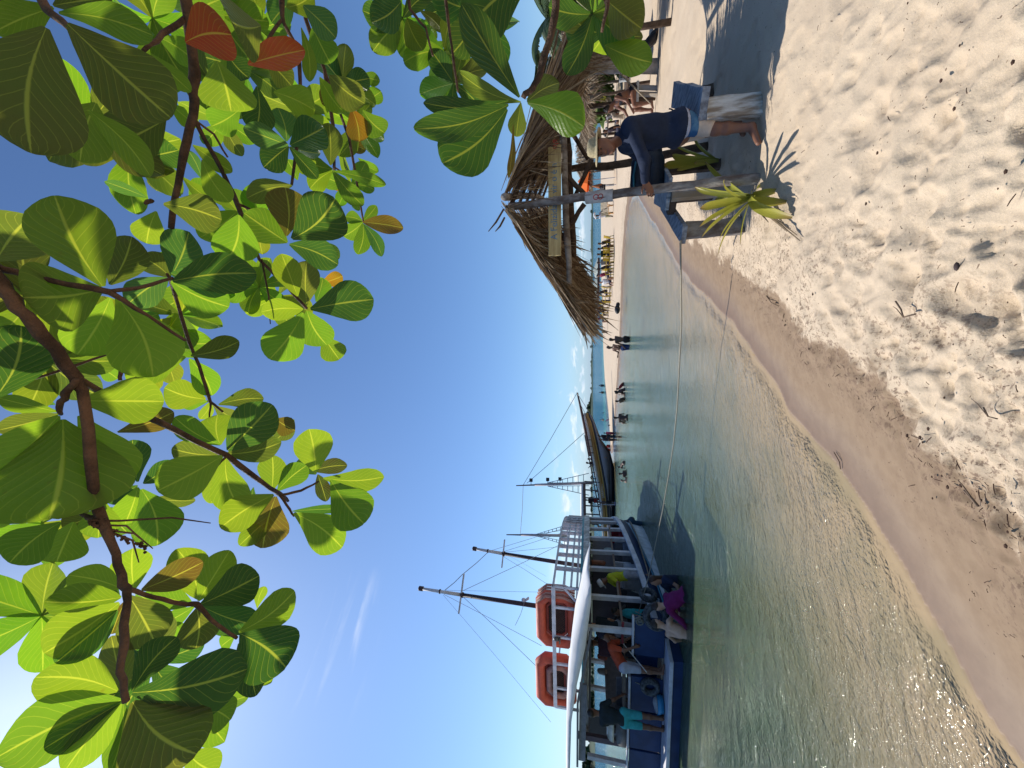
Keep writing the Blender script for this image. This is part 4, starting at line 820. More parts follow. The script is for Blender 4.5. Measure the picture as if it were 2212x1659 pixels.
for X_, Y_, y_, wd, lift in ((1501, 404, 4.25, .085, .25), (1513, 450, 3.75, .10, .2), (1511, 490, 3.8, .075, .22), (1515, 514, 3.75, .07, .2), (1552, 522, 3.75, .05, .15), (1551, 553, 3.7, .075, .2), (1523, 348, 4.5, .08, .15), (1719, 470, 3.5, .12, .42), (1707, 436, 3.62, .11, .38), (1690, 410, 3.8, .09, .25), (1565, 388, 3.85, .075, .3), (1590, 395, 4.4, .07, .2), (1600, 530, 4.0, .04, .1), (1545, 430, 4.4, .07, .2), (1660, 385, 4.2, .06, .12)):
    e = P(X_, Y_, y_); m_ = ctr.lerp(e, .5)+Vector((0, 0, lift*.55)); strap(Lp, ctr+Vector((random.gauss(0, .02), random.gauss(0, .02), random.uniform(-.02, .06))), m_, e, wd*.74, random.uniform(.2, .5))
Lp.build('foliage', pm, pt_)
mb = MB()
for X_, Y_ in ((1722, 508), (1728, 520), (1700, 500), (1688, 485), (1650, 470), (1660, 480)):
    e = G(X_, Y_, .02); mb.tube([ctr+Vector((0, 0, -.03)), ctr.lerp(e, .5)+Vector((0, 0, .03)), e], [.012, .009, .003], 5)
mb.build('dry_stalks', thatch_m[1], pt_)
pc2 = G(1560, 345, 0); pt2 = empty('strap_leaf_plant', pc2, 'smaller strap-leaf plant growing behind the man, half hidden by his legs', 'plant'); Lp = Leaves()
for X_, Y_, y_, wd, lift in ((1434, 357, 4.9, .09, .3), (1452, 335, 5.0, .09, .3), (1500, 352, 4.7, .05, .1), (1462, 368, 4.8, .05, .2), (1450, 300, 5.2, .08, .3), (1500, 290, 5.2, .08, .2)):
    e = P(X_, Y_, y_); strap(Lp, pc2+Vector((0, 0, .04)), (pc2.lerp(e, .6))+Vector((0, 0, lift*.6)), e, wd, .3)
Lp.build('foliage', pm, pt2)

# ------------------------------------------------------------------ the man bending over his backpack
y0 = 4.28
J = {}
fL = G(1643, 300, .03); fR = G(1632, 272, .03)
J['pel'] = P(1462, 278, 4.32); J['chest'] = P(1374, 291, 4.26); J['neck'] = P(1333, 301, 4.22); J['head'] = P(1303, 319, 4.16); J['s'] = 1.02
J['up'] = (J['neck']-J['pel']).normalized(); J['fat'] = .030; J['hup'] = (Vector((.10, .05, 1))).normalized(); J['face'] = Vector((-.80, -.52, -.10)).normalized()
J['shR'] = P(1352, 268, 4.40); J['shL'] = P(1350, 303, 4.10)   # R = far side
J['shR'], J['shL'] = Vector((J['chest'].x+.02, J['chest'].y+.19, J['chest'].z+.09)), Vector((J['chest'].x-.03, J['chest'].y-.19, J['chest'].z+.08))
J['elL'] = P(1392, 345, 4.14); J['haL'] = P(1393, 392, 4.25); J['hdL'] = Vector((-.75, .25, -.45)).normalized()
J['elR'] = P(1395, 350, 4.62); J['haR'] = P(1398, 400, 4.75); J['hdR'] = Vector((-.8, .1, -.3)).normalized()
J['hipL'] = J['pel']+Vector((-.01, -.09, -.03)); J['hipR'] = J['pel']+Vector((.01, .10, -.03))
fL = G(1640, 277, .02); J['anL'] = fL+Vector((.02, 0, .07)); J['knL'] = J['hipL'].lerp(J['anL'], .5)+Vector((-.04, 0, 0)); J['toeL'] = fL+Vector((-.17, -.06, .03))
fR = G(1612, 262, .02); J['anR'] = fR+Vector((.05, .05, .07)); J['knR'] = J['hipR'].lerp(J['anR'], .5)+Vector((-.04, 0, 0)); J['toeR'] = fR+Vector((-.13, 0, .03))
man = person(J, 'man in a straw hat, dark long-sleeved shirt and pale board shorts bending over a backpack', (.20, .09, .055), ((.015, .011, .01), 'short'), [('shirt', (.018, .028, .06), 1.0), ('shorts', (.62, .50, .40), .80), ('hat', (.5, .4, .26))], h=.0085, hands=True)
hd = J['head']; f_ = (J['face']-J['hup']*J['face'].dot(J['hup'])).normalized(); u_ = J['hup']; l_ = f_.cross(u_)
for sgn in (1, -1):
    mb = MB(); mb.sphere(hd+f_*.083+u_*.012+l_*sgn*.031, (.012, .010, .007), 10); mb.build('eye', mat('eye', (.05, .03, .025), .3), man, smooth=True)
    mb = MB(); mb.tube([hd+f_*.094+u_*.034+l_*sgn*.014, hd+f_*.092+u_*.040+l_*sgn*.032, hd+f_*.080+u_*.034+l_*sgn*.048], [.004, .005, .003], 6); mb.build('eyebrow', mat('hair_0.015_0.011', (.015, .011, .01)), man)
mb = MB(); mb.tube([hd+f_*.088-u_*.062+l_*.024, hd+f_*.096-u_*.066, hd+f_*.088-u_*.062-l_*.024], [.003, .0065, .003], 6); mb.build('mouth', mat('lips', (.30, .10, .08), .5), man, smooth=True)
# wave-print band, waistband and shirt mark
s_ = J['s']; wb = []
for t, r_, mc in ((.085, .1275, 0), (.035, .131, 0), (-.01, .1305, 1), (-.045, .129, 1)): pass
hq = lambda e: [('c', J['hipR'], J['hipL'], .118*s_+e, .118*s_+e), ('c', J['pel'], J['pel']+J['up']*.08, .122*s_+e, .12*s_+e)]+[('c', J['hip'+n], J['hip'+n].lerp(J['kn'+n], .8), .105*s_+e, .075*s_+e) for n in 'RL']
pl_ = lambda z: (J['pel']+J['up']*z)
sdf_obj('waistband', hq(.012), .0085, mat('pale_grey_cloth', (.50, .50, .58), .85, .2, .2, 10, .3, 40), man, k=.03, cuts=[(pl_(.00), J['up']), (pl_(-.045), -J['up'])])
sdf_obj('print_band', hq(.006), .0085, mat('blue_wave_print', (.12, .24, .34), .85, .2, .3, 8, .2, 40, col2=(.03, .10, .22)), man, k=.03, cuts=[(pl_(-.046), J['up']), (pl_(-.115), -J['up'])])
mk = J['pel']+J['up']*.10+Vector((-.02, -.162, 0)); mb = MB(); mb.torus(mk, .018, .0022, (0, 1, 0), 20, 5); mb.tube([mk+Vector((.008, -.002, .006)), mk+Vector((-.008, -.002, .004)), mk+Vector((.006, -.002, -.008))], .002, 5); mb.build('shirt_mark', mat('mark_blue', (.10, .22, .32)), man)
# hat band of light through the weave is left to the straw itself
bp_ = empty('backpack', P(1430, 380, 4.75), 'open dark blue backpack on the plank table, the man has a hand in it', 'backpack')
bc = G(1414, 385, .74)+Vector((.05, -.30, .20))
bc = P(1390, 380, 4.95)
tm_ = mat('backpack_navy', (.008, .018, .035), .6, .4, .3, 6, .4, 30); 
sdf_obj('pack_body', [('c', bc+Vector((-.10, 0, -.12)), bc+Vector((.16, .02, -.13)), .12, .12), ('c', bc+Vector((-.09, 0, .06)), bc+Vector((.16, .02, .04)), .10, .10), ('c', bc+Vector((.16, 0, .05)), bc+Vector((.30, .02, -.12)), .07, .10)], .014, tm_, bp_, k=.05)
mb = MB(); mb.tube([bc+Vector((-.18, -.06, .12)), bc+Vector((-.05, -.12, .13)), bc+Vector((.12, -.12, .10)), bc+Vector((.24, -.08, .04))], [.012, .014, .014, .01], 6); mb.build('zip_rim', mat('teal_trim', (.01, .12, .17), .5), bp_, smooth=True)
mb = MB(); mb.tube([bc+Vector((-.20, -.02, .10)), bc+Vector((-.22, -.02, .0)), bc+Vector((-.21, -.03, -.15))], .018, 6); mb.build('flap', mat('navy_flap', (.03, .035, .12), .6), bp_, smooth=True)
for k_ in range(2):
    mb = MB(); a0 = G(1446+16*k_, 250+8*k_, .58); ring = [P(1445+k_*28+22*math.cos(t)*.5, 243-8*math.sin(t)-3*k_, 4.5) for t in np.linspace(-1.4, 1.6, 10)]
    mb.tube(ring, .008, 6); mb.build('carry_strap', mat('strap_brown', (.12, .05, .05)), bp_, smooth=True)
# rope from the bench over the water to the boat
rp = MB(); a = P(1470, 505, 4.5); a.z += .0
knots = [P(1470, 520, 4.45), P(1471, 600, 5.2), P(1472, 700, 6.0), P(1467, 800, 6.7), P(1463, 880, 7.3), P(1455, 960, 7.9), P(1444, 1030, 8.4), P(1432, 1100, 8.9), P(1415, 1180, 9.4), P(1400, 1250, 9.7), P(1379, 1325, 9.75)]
rp.tube(knots, .011, 7); tag(rp.build('mooring_rope', mat('rope', (.42, .38, .30), .9, .1, .3, 60, .6, 200), smooth=True), 'long pale mooring rope sagging across the water to the blue boat', 'rope')
# ------------------------------------------------------------------ the blue and white tour boat
white = mat('boat_white', (.56, .56, .60), .5, .5, .18, 4, .15, 30, col2=(.40, .40, .43)); blue = mat('boat_blue', (.007, .032, .11), .6, .3, .3, 3, .1, 30); lblue = mat('boat_light_blue', (.03, .22, .42), .4)
mastdk = mat('mast_brown', (.05, .025, .03), .6, .4, .3, 20, .2, 60); teal = mat('teal_paint', (.03, .25, .30), .5); dark = mat('dark_panel', (.010, .012, .02), .6); greyp = mat('grey_panel', (.20, .21, .26), .6); wood_b = mat('deck_wood', (.30, .24, .18), .7, .3, .3, 10, .3, 40)
wire = mat('stay_wire', (.25, .27, .30), .5)
boat = empty('tour_boat', (-7.0, 12, WZ), 'large blue and white wooden tour boat with two dark masts and a stern platform', 'boat')
AX = Vector((.172, .985, 0)).normalized(); NX = Vector((.985, -.172, 0)).normalized(); S0 = Vector((-7.6, 9.5, 0)); LB = 8.1
def BL(s, off, z): return S0+AX*(s*LB)+NX*off+Vector((0, 0, z))
HB = lambda s: float(np.interp(s, [-.05, 0, .25, .5, .65, .78, .9, .97, 1.0], [1.92, 1.95, 2.10, 1.98, 1.72, 1.3, .72, .3, .04]))
GZ = lambda s: float(np.interp(s, [0, .25, .5, .75, 1], [.10, .28, .52, .68, .86]))
def onside(X, Y, off=1.95):        # ray meets the starboard side plane
    d = ray(X, Y); p0 = Vector((0, 0, CAMZ)); t = ((S0+NX*off)-p0).dot(NX)/d.dot(NX); return p0+d*t
def onstern(X, Y, s=0.0):
    d = ray(X, Y); p0 = Vector((0, 0, CAMZ)); t = ((S0+AX*(s*LB))-p0).dot(AX)/d.dot(AX); return p0+d*t
ss_ = [0, .06, .12, .2, .3, .4, .5, .6, .7, .78, .85, .9, .94, .97, 1.0]
def band(name, f0, f1, mt, both=True, par=None, sm=True, s0=0, off=0):
    for sg in (1, -1):
        mb = MB(); pts = []
        for s in ss_:
            if s < s0: continue
            a, za = f0(s); b_, zb_ = f1(s); pts.append([BL(s, sg*a, za), BL(s, sg*(a+b_)/2, (za+zb_)/2), BL(s, sg*b_, zb_)])
        mb.grid(pts); mb.build(name, mt, par or boat, smooth=sm, thick=.02)
band('hull_side', lambda s: (HB(s), GZ(s)-.06), lambda s: (HB(s)*.93, GZ(s)-.36), blue)
band('hull_stripe', lambda s: (HB(s)*.93+.002, GZ(s)-.36), lambda s: (HB(s)*.90, GZ(s)-.44), lblue)
band('hull_bottom', lambda s: (HB(s)*.90+.002, GZ(s)-.44), lambda s: (HB(s)*.70, -1.0), mat('boot_white', (.45, .50, .54), .5, .5, .3, 5))
for sg in (1, -1):
    mb = MB(); pts = []
    for s in ss_: h_ = HB(s)*sg; pts.append([BL(s, h_-.02*sg, GZ(s)+.07), BL(s, h_+.07*sg, GZ(s)+.07), BL(s, h_+.08*sg, GZ(s)-.07), BL(s, h_-.02*sg, GZ(s)-.07)])
    mb.grid(pts, closed=True); mb.add(pts[0], [(3, 2, 1, 0)]); mb.build('rub_rail', white, boat, bevel=.01)
mb = MB(); mb.grid([[BL(s, -HB(s)*.97, GZ(s)*.3-.03), BL(s, 0, GZ(s)*.3), BL(s, HB(s)*.97, GZ(s)*.3-.03)] for s in ss_]); mb.build('deck', wood_b, boat, thick=.03)
mb = MB(); a, b_ = BL(-.0, -1.95, -.03), BL(0, 1.95, -.03); mb.add([BL(-.07, -2.1, -.02), BL(-.07, 1.85, -.02), BL(.02, 1.92, -.02), BL(.02, -2.1, -.02), BL(-.07, -2.1, -.10), BL(-.07, 1.85, -.10), BL(.02, 1.92, -.10), BL(.02, -2.1, -.10)], [(0, 1, 2, 3), (4, 5, 1, 0), (5, 6, 2, 1), (6, 7, 3, 2), (7, 4, 0, 3), (7, 6, 5, 4)]); mb.build('stern_platform', white, boat, bevel=.01)
mb = MB(); mb.add([BL(-.065, -2.08, -.10), BL(-.065, 1.84, -.10), BL(.02, 1.88, -.10), BL(.02, -2.08, -.10), BL(-.055, -2.08, -.75), BL(-.055, 1.8, -.75), BL(.02, 1.8, -.75), BL(.02, -2.08, -.75)], [(4, 5, 1, 0), (5, 6, 2, 1), (6, 7, 3, 2), (7, 4, 0, 3), (7, 6, 5, 4)]); mb.build('transom', blue, boat)
for y0_, y1_, Xt in ((1331, 1412, 1369), (1458, 1530, 1361), (1534, 1612, 1358), (1616, 1700, 1356)):     # blue stern walls with white caps
    a, b_ = onstern(Xt, y0_), onstern(Xt, y1_); z = a.z
    mb = MB(); mb.bar(Vector((a.x, a.y, z/2-.02)), Vector((b_.x, b_.y, z/2-.02)), .05, z-.02, mi=0); mb.build('stern_wall', blue, boat, bevel=.008)
    mb = MB(); mb.bar(Vector((a.x, a.y, z+.01)), Vector((b_.x, b_.y, z+.01)), .10, .045); mb.build('wall_cap', white, boat, bevel=.006)
mb = MB(); mb.add([BL(.055, -1.9, .0), BL(.055, 1.9, .0), BL(.055, 1.9, .55), BL(.055, -1.9, .5)], [(0, 1, 2, 3)]); mb.build('inner_wall', blue, boat, thick=.04)
# posts to the lower roof
RZ = lambda s: 1.70+.06*s
for sg in (1, -1):
    for s in (.012, .13, .26, .37, .47, .57, .67, .78, .88):
        if sg < 0 and s > .5: continue
        mb = MB(); mb.bar(BL(s, sg*(HB(s)-.05), GZ(s)+.05), BL(s, sg*(HB(s)*.97-.05), RZ(s)), .12 if s < .5 else .10, .09, AX); mb.build('post', white, boat, bevel=.006)
for o_ in (-1.05, -.35, .3):
    for s in (.60,):
        mb = MB(); mb.bar(BL(s, o_, .1), BL(s, o_, RZ(s)), .09, .07); mb.build('post', white, boat)
for o_ in (-.55,): 
    mb = MB(); mb.bar(BL(.03, o_-.9, .0), BL(.03, o_-.9, 1.95), .13, .1); mb.build('post', mat('post_brown', (.10, .07, .09), .6), boat)
mb = MB(); pts = [[BL(s, -(HB(max(0, s))*1.0), RZ(s)), BL(s, 0, RZ(s)+.08), BL(s, HB(max(0, s))*1.0, RZ(s))] for s in [.12, .2, .3, .4, .5, .6, .7, .8, .9, .95]]
mb.grid(pts); mb.build('lower_roof', white, boat, thick=.08)
for sg in (1, -1):
    mb = MB(); pts = [[BL(s, sg*(HB(s)*1.0), RZ(s)-.07), BL(s, sg*(HB(s)*1.0+.05), RZ(s)-.07), BL(s, sg*(HB(s)*1.0+.05), RZ(s)+.12), BL(s, sg*HB(s)*1.0, RZ(s)+.12)] for s in [.10, .2, .3, .4, .5, .6, .7, .8, .9, .95]]; mb.grid(pts, closed=True); mb.build('roof_edge', mat('roof_edge_grey', (.30, .28, .26), .6, .4, .4, 6, .2, 30, col2=(.6, .6, .6)), boat)
    mb = MB(); mb.grid([[BL(s, sg*(HB(s)*.99), RZ(s)+.12), BL(s, sg*(HB(s)*.99), RZ(s)+.19)] for s in [.12, .3, .5, .7, .85, .93]]); mb.build('teal_trim', teal, boat, thick=.04)
# canvas awning over the stern
cz = onstern(1232, 1500).z
mb = MB(); pts = []
for Ya in (1262, 1280, 1300, 1330, 1365, 1400, 1440, 1480, 1520, 1560, 1620, 1690):
    Xb_ = float(np.interp(Ya, [1262, 1300, 1400, 1480, 1560, 1690], [1277, 1277, 1264, 1246, 1234, 1230])); Xt_ = float(np.interp(Ya, [1262, 1300, 1400, 1480, 1560, 1690], [1275, 1262, 1239, 1230, 1226, 1224]))
    lo_, hi_ = onstern(Xb_, Ya, -.04), onstern(Xt_, Ya, -.035); pts.append([lo_, hi_, hi_+AX*.6+Vector((0, 0, .05)), hi_+AX*1.6])
mb.grid(pts); mb.build('awning', mat('awning_canvas', (.78, .78, .78), .8, .2, .06, 5, .15, 12, transl=.1), boat, smooth=True, thick=.012)
mb = MB(); mb.grid([[BL(-.03, 2.0-4.2*i/8, 1.56+.50*math.sin(math.pi*min(1, 4.2*i/8/3.9)*.5)**.8-.20), BL(-.03, 2.0-4.2*i/8, 1.56+.50*math.sin(math.pi*min(1, 4.2*i/8/3.9)*.5)**.8)] for i in range(9)]); 
mb = MB(); mb.bar(BL(.0, 1.9, 1.60), BL(.0, -.2, 1.93), .05, .05); mb.bar(BL(.0, -.2, 1.93), BL(.0, -2.1, 1.95), .05, .05); mb.bar(BL(.02, .2, 1.80), BL(.02, -2.1, 1.84), .05, .17); mb.build('awning_frame', greyp, boat)
# upper deck railing: starboard side grid, stern rail round the rafts
def rail(p, q, w_=.06, h_=.045, name='rail', mt=white): mb = MB(); mb.bar(p, q, w_, h_); return mb.build(name, mt, boat, bevel=.004)
TZ = 2.62; sC = .165
for z in (1.98, 2.14, 2.34, TZ):
    sl = [sC, .35, .5, .62, .74, .84, .9]
    mb = MB(); pts = [[BL(s, HB(s)*.93-.03, z-.025), BL(s, HB(s)*.93+.03, z-.025), BL(s, HB(s)*.93+.03, z+.03), BL(s, HB(s)*.93-.03, z+.03)] for s in sl]; mb.grid(pts, closed=True); mb.build('rail', white, boat)
for s in (.25, .34, .40, .455, .51, .56, .60, .645, .69, .74, .79, .85, .9):
    mb = MB(); mb.bar(BL(s, HB(s)*.93, RZ(s)+.05), BL(s, HB(s)*.93, TZ), .11 if s < .75 else .06, .05, AX); mb.build('rail_post', white, boat)
for z in (2.14, TZ):
    rail(BL(.9, HB(.9)*.93, z), BL(.9, -HB(.9)*.93, z)); mb = MB(); pts = [[BL(s, -HB(s)*.93-.03, z), BL(s, -HB(s)*.93+.03, z), BL(s, -HB(s)*.93+.03, z+.05), BL(s, -HB(s)*.93-.03, z+.05)] for s in (sC, .35, .5, .62, .74, .84, .9)]; mb.grid(pts, closed=True); mb.build('rail', white, boat)
cR = BL(sC, 1.88, TZ); cL = BL(sC, -2.0, TZ)
rail(cR, cL, .07, .10); rail(cR+Vector((0, 0, -.28))+NX*-.0, BL(sC, 1.3, 1.85), .05, .05, 'brace')
for o_, z1 in ((1.88, 1.8), (1.25, 1.8), (.32, 1.85), (-.55, 1.9), (-1.35, 1.95), (-2.0, 1.95)): mb = MB(); mb.bar(BL(sC, o_, TZ), BL(sC, o_, z1), .06, .05, AX); mb.build('rail_post', white, boat)
mb = MB(); mb.sphere(BL(sC-.01, .32, TZ-.07), (.06, .05, .08), 10); mb.bar(BL(sC-.012, .30, TZ-.14), BL(sC-.012, .30, TZ-.18), .14, .10); mb.build('stern_light', mat('lamp_dark', (.08, .07, .05), .3), boat, smooth=True)
# name board with illegible worn figures on the side rail near the bow
p0, p1 = onside(1263, 1172, 1.62), onside(1222, 1172, 1.62)
a, b_ = BL(.62, HB(.62)*.93+.05, 0), BL(.86, HB(.86)*.93+.08, 0)
mb = MB(); mb.grid([[a+Vector((0, 0, 1.92)), a+Vector((0, 0, 2.5))], [b_+Vector((0, 0, 1.92)), b_+Vector((0, 0, 2.52))]]); nb = mb.build('notice_board', mat('board_pink_grey', (.42, .36, .36), .7), boat, thick=.03)
xd_ = (a-b_); xd_ = -xd_; xd_.normalize()
for r_, line in enumerate(('PASSEIOS', 'ILHA 8h 16h')): text(sc, 'board_lettering', line, mat('board_ink', (.13, .08, .10), .8), .20 if r_ == 0 else .17, a.lerp(b_, .05)+Vector((0, 0, 2.28-.24*r_))+NX*.025, xd_, (0, 0, 1), nb, .002)
# registration letters on the hull
a = BL(.11, HB(.11)*.985+.03, GZ(.11)-.25); text(sc, 'hull_lettering', 'ISIS', mat('pale_letter', (.45, .55, .65), .6), .17, a, AX, (0, 0, 1), boat, .003)
for q in (0, 1): pass
# cabin and clutter on the deck, seen between the posts
mb = MB(); mb.box(BL(.60, -.4, .95), (2.2, 1.8, 1.25), Matrix((NX, AX, Vector((0, 0, 1)))).transposed()); mb.build('cabin', mat('cabin_dark', (.05, .045, .07), .6), boat, bevel=.02)
for s, o_, w_, h_, mt_ in ((.52, 1.0, .9, .45, greyp), (.40, .9, .9, .5, white), (.30, .5, 1.0, .45, dark), (.66, .9, .6, .5, mat('red_cloth', (.30, .02, .03), .8)), (.22, -.4, 1.2, .5, dark), (.15, -1.3, 1.0, .55, greyp)):
    mb = MB(); M = Matrix((NX, AX, Vector((0, 0, 1)))).transposed(); mb.box(BL(s, o_, .12+h_/2), (w_, .4, h_), M); mb.box(BL(s+.03, o_, .12+h_), (w_, .06, .5), M); mb.build('seat', mt_, boat, bevel=.02)
mb = MB(); mb.box(BL(.34, -1.75, .95), (.05, 4.2, .50), Matrix((NX, AX, Vector((0, 0, 1)))).transposed()); mb.build('side_screen', greyp, boat)
a, b_ = onstern(1266, 1531, .10), onstern(1300, 1592, .10); mb = MB(); mb.bar(Vector((a.x, a.y, 1.15)), Vector((b_.x, b_.y, 1.15)), .04, 1.05); mb.build('dark_screen', dark, boat)
mb = MB(); mb.bar(BL(.02, 1.9, .88), BL(.55, 1.95, 1.0), .04, .05); mb.bar(BL(.02, 1.9, .88), BL(.02, .9, .82), .04, .04); mb.build('hand_rail', mat('rail_wood', (.16, .11, .08), .6), boat)
mb = MB(); mb.box(BL(.10, -.2, .78), (1.4, .5, .05), Matrix((NX, AX, Vector((0, 0, 1)))).transposed()); mb.bar(BL(.10, -.8, .78), BL(.10, -.8, .1), .06, .06); mb.bar(BL(.10, .4, .78), BL(.10, .4, .1), .06, .06); mb.build('deck_table', wood_b, boat)
mb = MB(); mb.bar(BL(.075, .9, 1.6), BL(.20, 1.3, .7), .12, .06); mb.build('stair', dark, boat)
for i, (s, o_, z, c, lab, knd) in enumerate(((.30, -1.72, 1.22, (.25, .26, .28), 'steel pot standing on the far side screen of the boat', 'pot'), (.30, -1.2, 1.22, (.30, .08, .06), 'red-brown pot on the far side screen of the boat', 'pot'), (.24, -.2, .82, (.02, .03, .05), 'black bag on the deck table of the boat', 'bag'), (.12, .75, .82, (.50, .52, .50), 'pale plastic tub at the table end on the boat', 'tub'), (.46, 1.55, 1.0, (.35, .42, .40), 'pale green box on the bow seat of the boat', 'box'), (.42, 1.2, 1.45, (.28, .09, .04), 'orange-brown life jacket hanging under the boat roof', 'life jacket'))):
    c_ = BL(s, o_, z); ob_ = sdf_obj(knd.replace(' ', '_'), [('c', c_, c_+Vector((0, 0, .12)), .10, .085), ('c', c_+Vector((0, 0, .14)), c_+Vector((.03, 0, .17)), .05, .04)] if knd != 'life jacket' else [('c', c_+Vector((-.1, 0, .12)), c_+Vector((-.1, 0, -.22)), .07, .08), ('c', c_+Vector((.1, 0, .12)), c_+Vector((.1, 0, -.22)), .07, .08), ('c', c_+Vector((-.08, 0, .16)), c_+Vector((.08, 0, .16)), .05, .05)], .025, mat('clutter_%d' % i, c, .5)); tag(ob_, lab, knd)
mb = MB()
for x in range(6): mb.bar(BL(.06+.09*x, 1.88, 1.62), BL(.06+.09*x, -1.88, 1.66), .07, .05)
mb.build('roof_beams', mat('beam_dark', (.07, .06, .07), .7), boat)
# masts
def mast(xb, yb, xj, yj, xt, yt, dist, c0, c1, r=.075):
    lo, jn, tp = P(xb, yb, dist), P(xj, yj, dist), P(xt, yt, dist); base = lo+(lo-jn).normalized()*1.6
    mb = MB(); mb.tube([base, jn], [r, r*.8], 12); mm = mb.build('mast', mastdk, boat, smooth=True)
    mb = MB(); mb.tube([jn, tp], [r*.75, r*.6], 10); mb.build('topmast', white, mm, smooth=True)
    mb = MB(); mb.bar(P(*c0, dist-.1), P(*c1, dist+.1), .07, .05); mb.build('crosstree', white, mm, bevel=.01)
    mb = MB(); k = (tp-jn).normalized(); mb.tube([tp-k*.12, tp-k*.10, tp+k*.02, tp+k*.04], [.075, .08, .08, .06], 10); mb.build('masthead_lamp', mastdk, mm, smooth=True); mb = MB(); mb.tube([jn-k*.06, jn+k*.03], [r*1.15, r*1.15], 10); mb.build('mast_collar', mastdk, mm, smooth=True); q = jn.lerp(tp, .5); mb = MB(); mb.tube([q, q+k*.04], [.075, .075], 8); mb.build('mast_ring', mastdk, mm, smooth=True)
    return mm
m1 = mast(1167, 1310, 997, 1285, 907, 1271, 12.3, (1002, 1240), (991, 1325), .078); m2 = mast(1215, 1216, 1087, 1196, 1023, 1185, 14.4, (1090, 1166), (1084, 1226), .08)
mb = MB(); mb.sphere(P(1131, 1296, 12.2), (.07, .06, .07), 8); mb.bar(P(1134, 1297, 12.2), P(1142, 1292, 12.2), .10, .05); mb.build('spotlight', white, m1, smooth=True)
for a, b_, r_, d0, d1 in (((961, 1275), (999, 1241), .012, 12.3, 12.4), ((999, 1241), (1055, 1192), .012, 12.4, 14.4), ((998, 1277), (1211, 1176), .008, 12.3, 14.8), ((999, 1288), (1180, 1460), .007, 12.3, 11.4), ((959, 1284), (1170, 1395), .006, 12.3, 11.6), ((957, 1285), (1190, 1560), .004, 12.3, 11.0), ((962, 1275), (1170, 1279), .004, 12.3, 12),
        ((1062, 1189), (1211, 1143), .007, 14.4, 16.4), ((1086, 1192), (1211, 1152), .007, 14.4, 15.8), ((1087, 1193), (1210, 1181), .006, 14.4, 14.6), ((1085, 1201), (1187, 1265), .006, 14.4, 12.2), ((1133, 1300), (1113, 1351), .007, 12.2, 12.0), ((1090, 1196), (1180, 1245), .003, 14.4, 13)):
    p, q = P(*a, d0), P(*b_, d1); mb = MB(); mb.tube([p, p.lerp(q, .5)-Vector((0, 0, .03)), q], r_, 5); mb.build('stay', wire, boat)
mb = MB(); mb.tube([P(1256, 1121, 17), P(1264, 1150, 17)], .04, 6); mb.build('bow_pole', white, boat)
mb = MB(); mb.box(P(1257, 1137, 16), (.35, .3, .45)); mb.build('bow_locker', greyp, boat)
# knot of rope at the stern corner and a second line
kp = onstern(1381, 1338)+Vector((.03, -.06, 0)); mb = MB()
for q in range(6): mb.torus(kp+Vector((random.gauss(0, .03), random.gauss(0, .02), random.gauss(0, .03))), .075, .017, (random.gauss(0, 1), random.gauss(0, 1), random.gauss(0, .4)), 14, 5)
mb.build('rope_knot', mat('rope_grey', (.22, .23, .21), .9, .1, .4, 60, .5, 200), boat, smooth=True)
mb = MB(); mb.tube([P(1345, 1389, 9.35), P(1374, 1424, 9.1), P(1397, 1452, 8.75)], .012, 5); mb.build('stern_line', mat('rope_pale', (.55, .52, .46), .9), boat)
mb = MB(); mb.tube([P(1345, 1389, 9.35), P(1344, 1365, 9.35), P(1346, 1345, 9.3)], .03, 6); mb.build('rope_coil', mat('red_rope', (.22, .03, .04), .9), boat)
# life rafts leaning on the roof rail
orange = mat('raft_orange', (.62, .10, .045), .6, .4, .2, 5, .2, 40); pink = mat('raft_faded_pink', (.45, .22, .17), .7, .3, .3, 8, .3, 30)
def octo(c, wx, wz, ch, r, mt, name, par, ey, sq=1.0, seg=10):
    cs = [(-wx+ch, -wz), (wx-ch, -wz), (wx, -wz+ch), (wx, wz-ch), (wx-ch, wz), (-wx+ch, wz), (-wx, wz-ch), (-wx, -wz+ch)]
    X1 = NX; Z1 = Vector((0, 0, 1)); mb = MB(); pts = []
    for i in range(9):
        x, z = cs[i % 8]; x0, z0 = cs[(i-1) % 8]; x2, z2 = cs[(i+1) % 8]
        d1 = Vector((x-x0, z-z0)).normalized(); d2 = Vector((x2-x, z2-z)).normalized(); n_ = Vector((d1.y+d2.y, -d1.x-d2.x)).normalized(); kk = 1/max(.5, n_.dot(Vector((d1.y, -d1.x))))
        row = []
        for j in range(seg): a = 2*math.pi*j/seg; row.append(Vector(c)+X1*(x+n_.x*r*math.cos(a)*kk)+Z1*(z+n_.y*r*math.cos(a)*kk)+AX*(r*sq*math.sin(a)))
        pts.append(row)
    mb.grid(pts, closed=True); return mb.build(name, mt, par, smooth=True)
def net(c, wx, wz, par, cell=.075):
    mb = MB(); n = int(2*(wx+wz)/cell)
    for sgn in (1, -1):
        for i in range(n):
            t = -wx-wz+i*cell; pts = []
            for k in range(2): pass
            # clip diagonal x = t + sgn*z
            zs = sorted([max(-wz, min(wz, sgn*(-wx-t))), max(-wz, min(wz, sgn*(wx-t)))])
            if zs[1]-zs[0] < .02: continue
            p = [Vector(c)+NX*(t+sgn*z)+Vector((0, 0, z)) for z in zs]; mb.tube(p, .006, 4, cap=False)
    mb.build('net', mat('net_black', (.02, .02, .022), .7), par); mb = MB(); mb.add([Vector(c)+AX*.04+NX*x+Vector((0, 0, z)) for x, z in ((-wx, -wz), (wx, -wz), (wx, wz), (-wx, wz))], [(0, 1, 2, 3)]); mb.build('mesh_floor', mat('mesh_floor', (.13, .05, .035), .8), par, thick=.01)
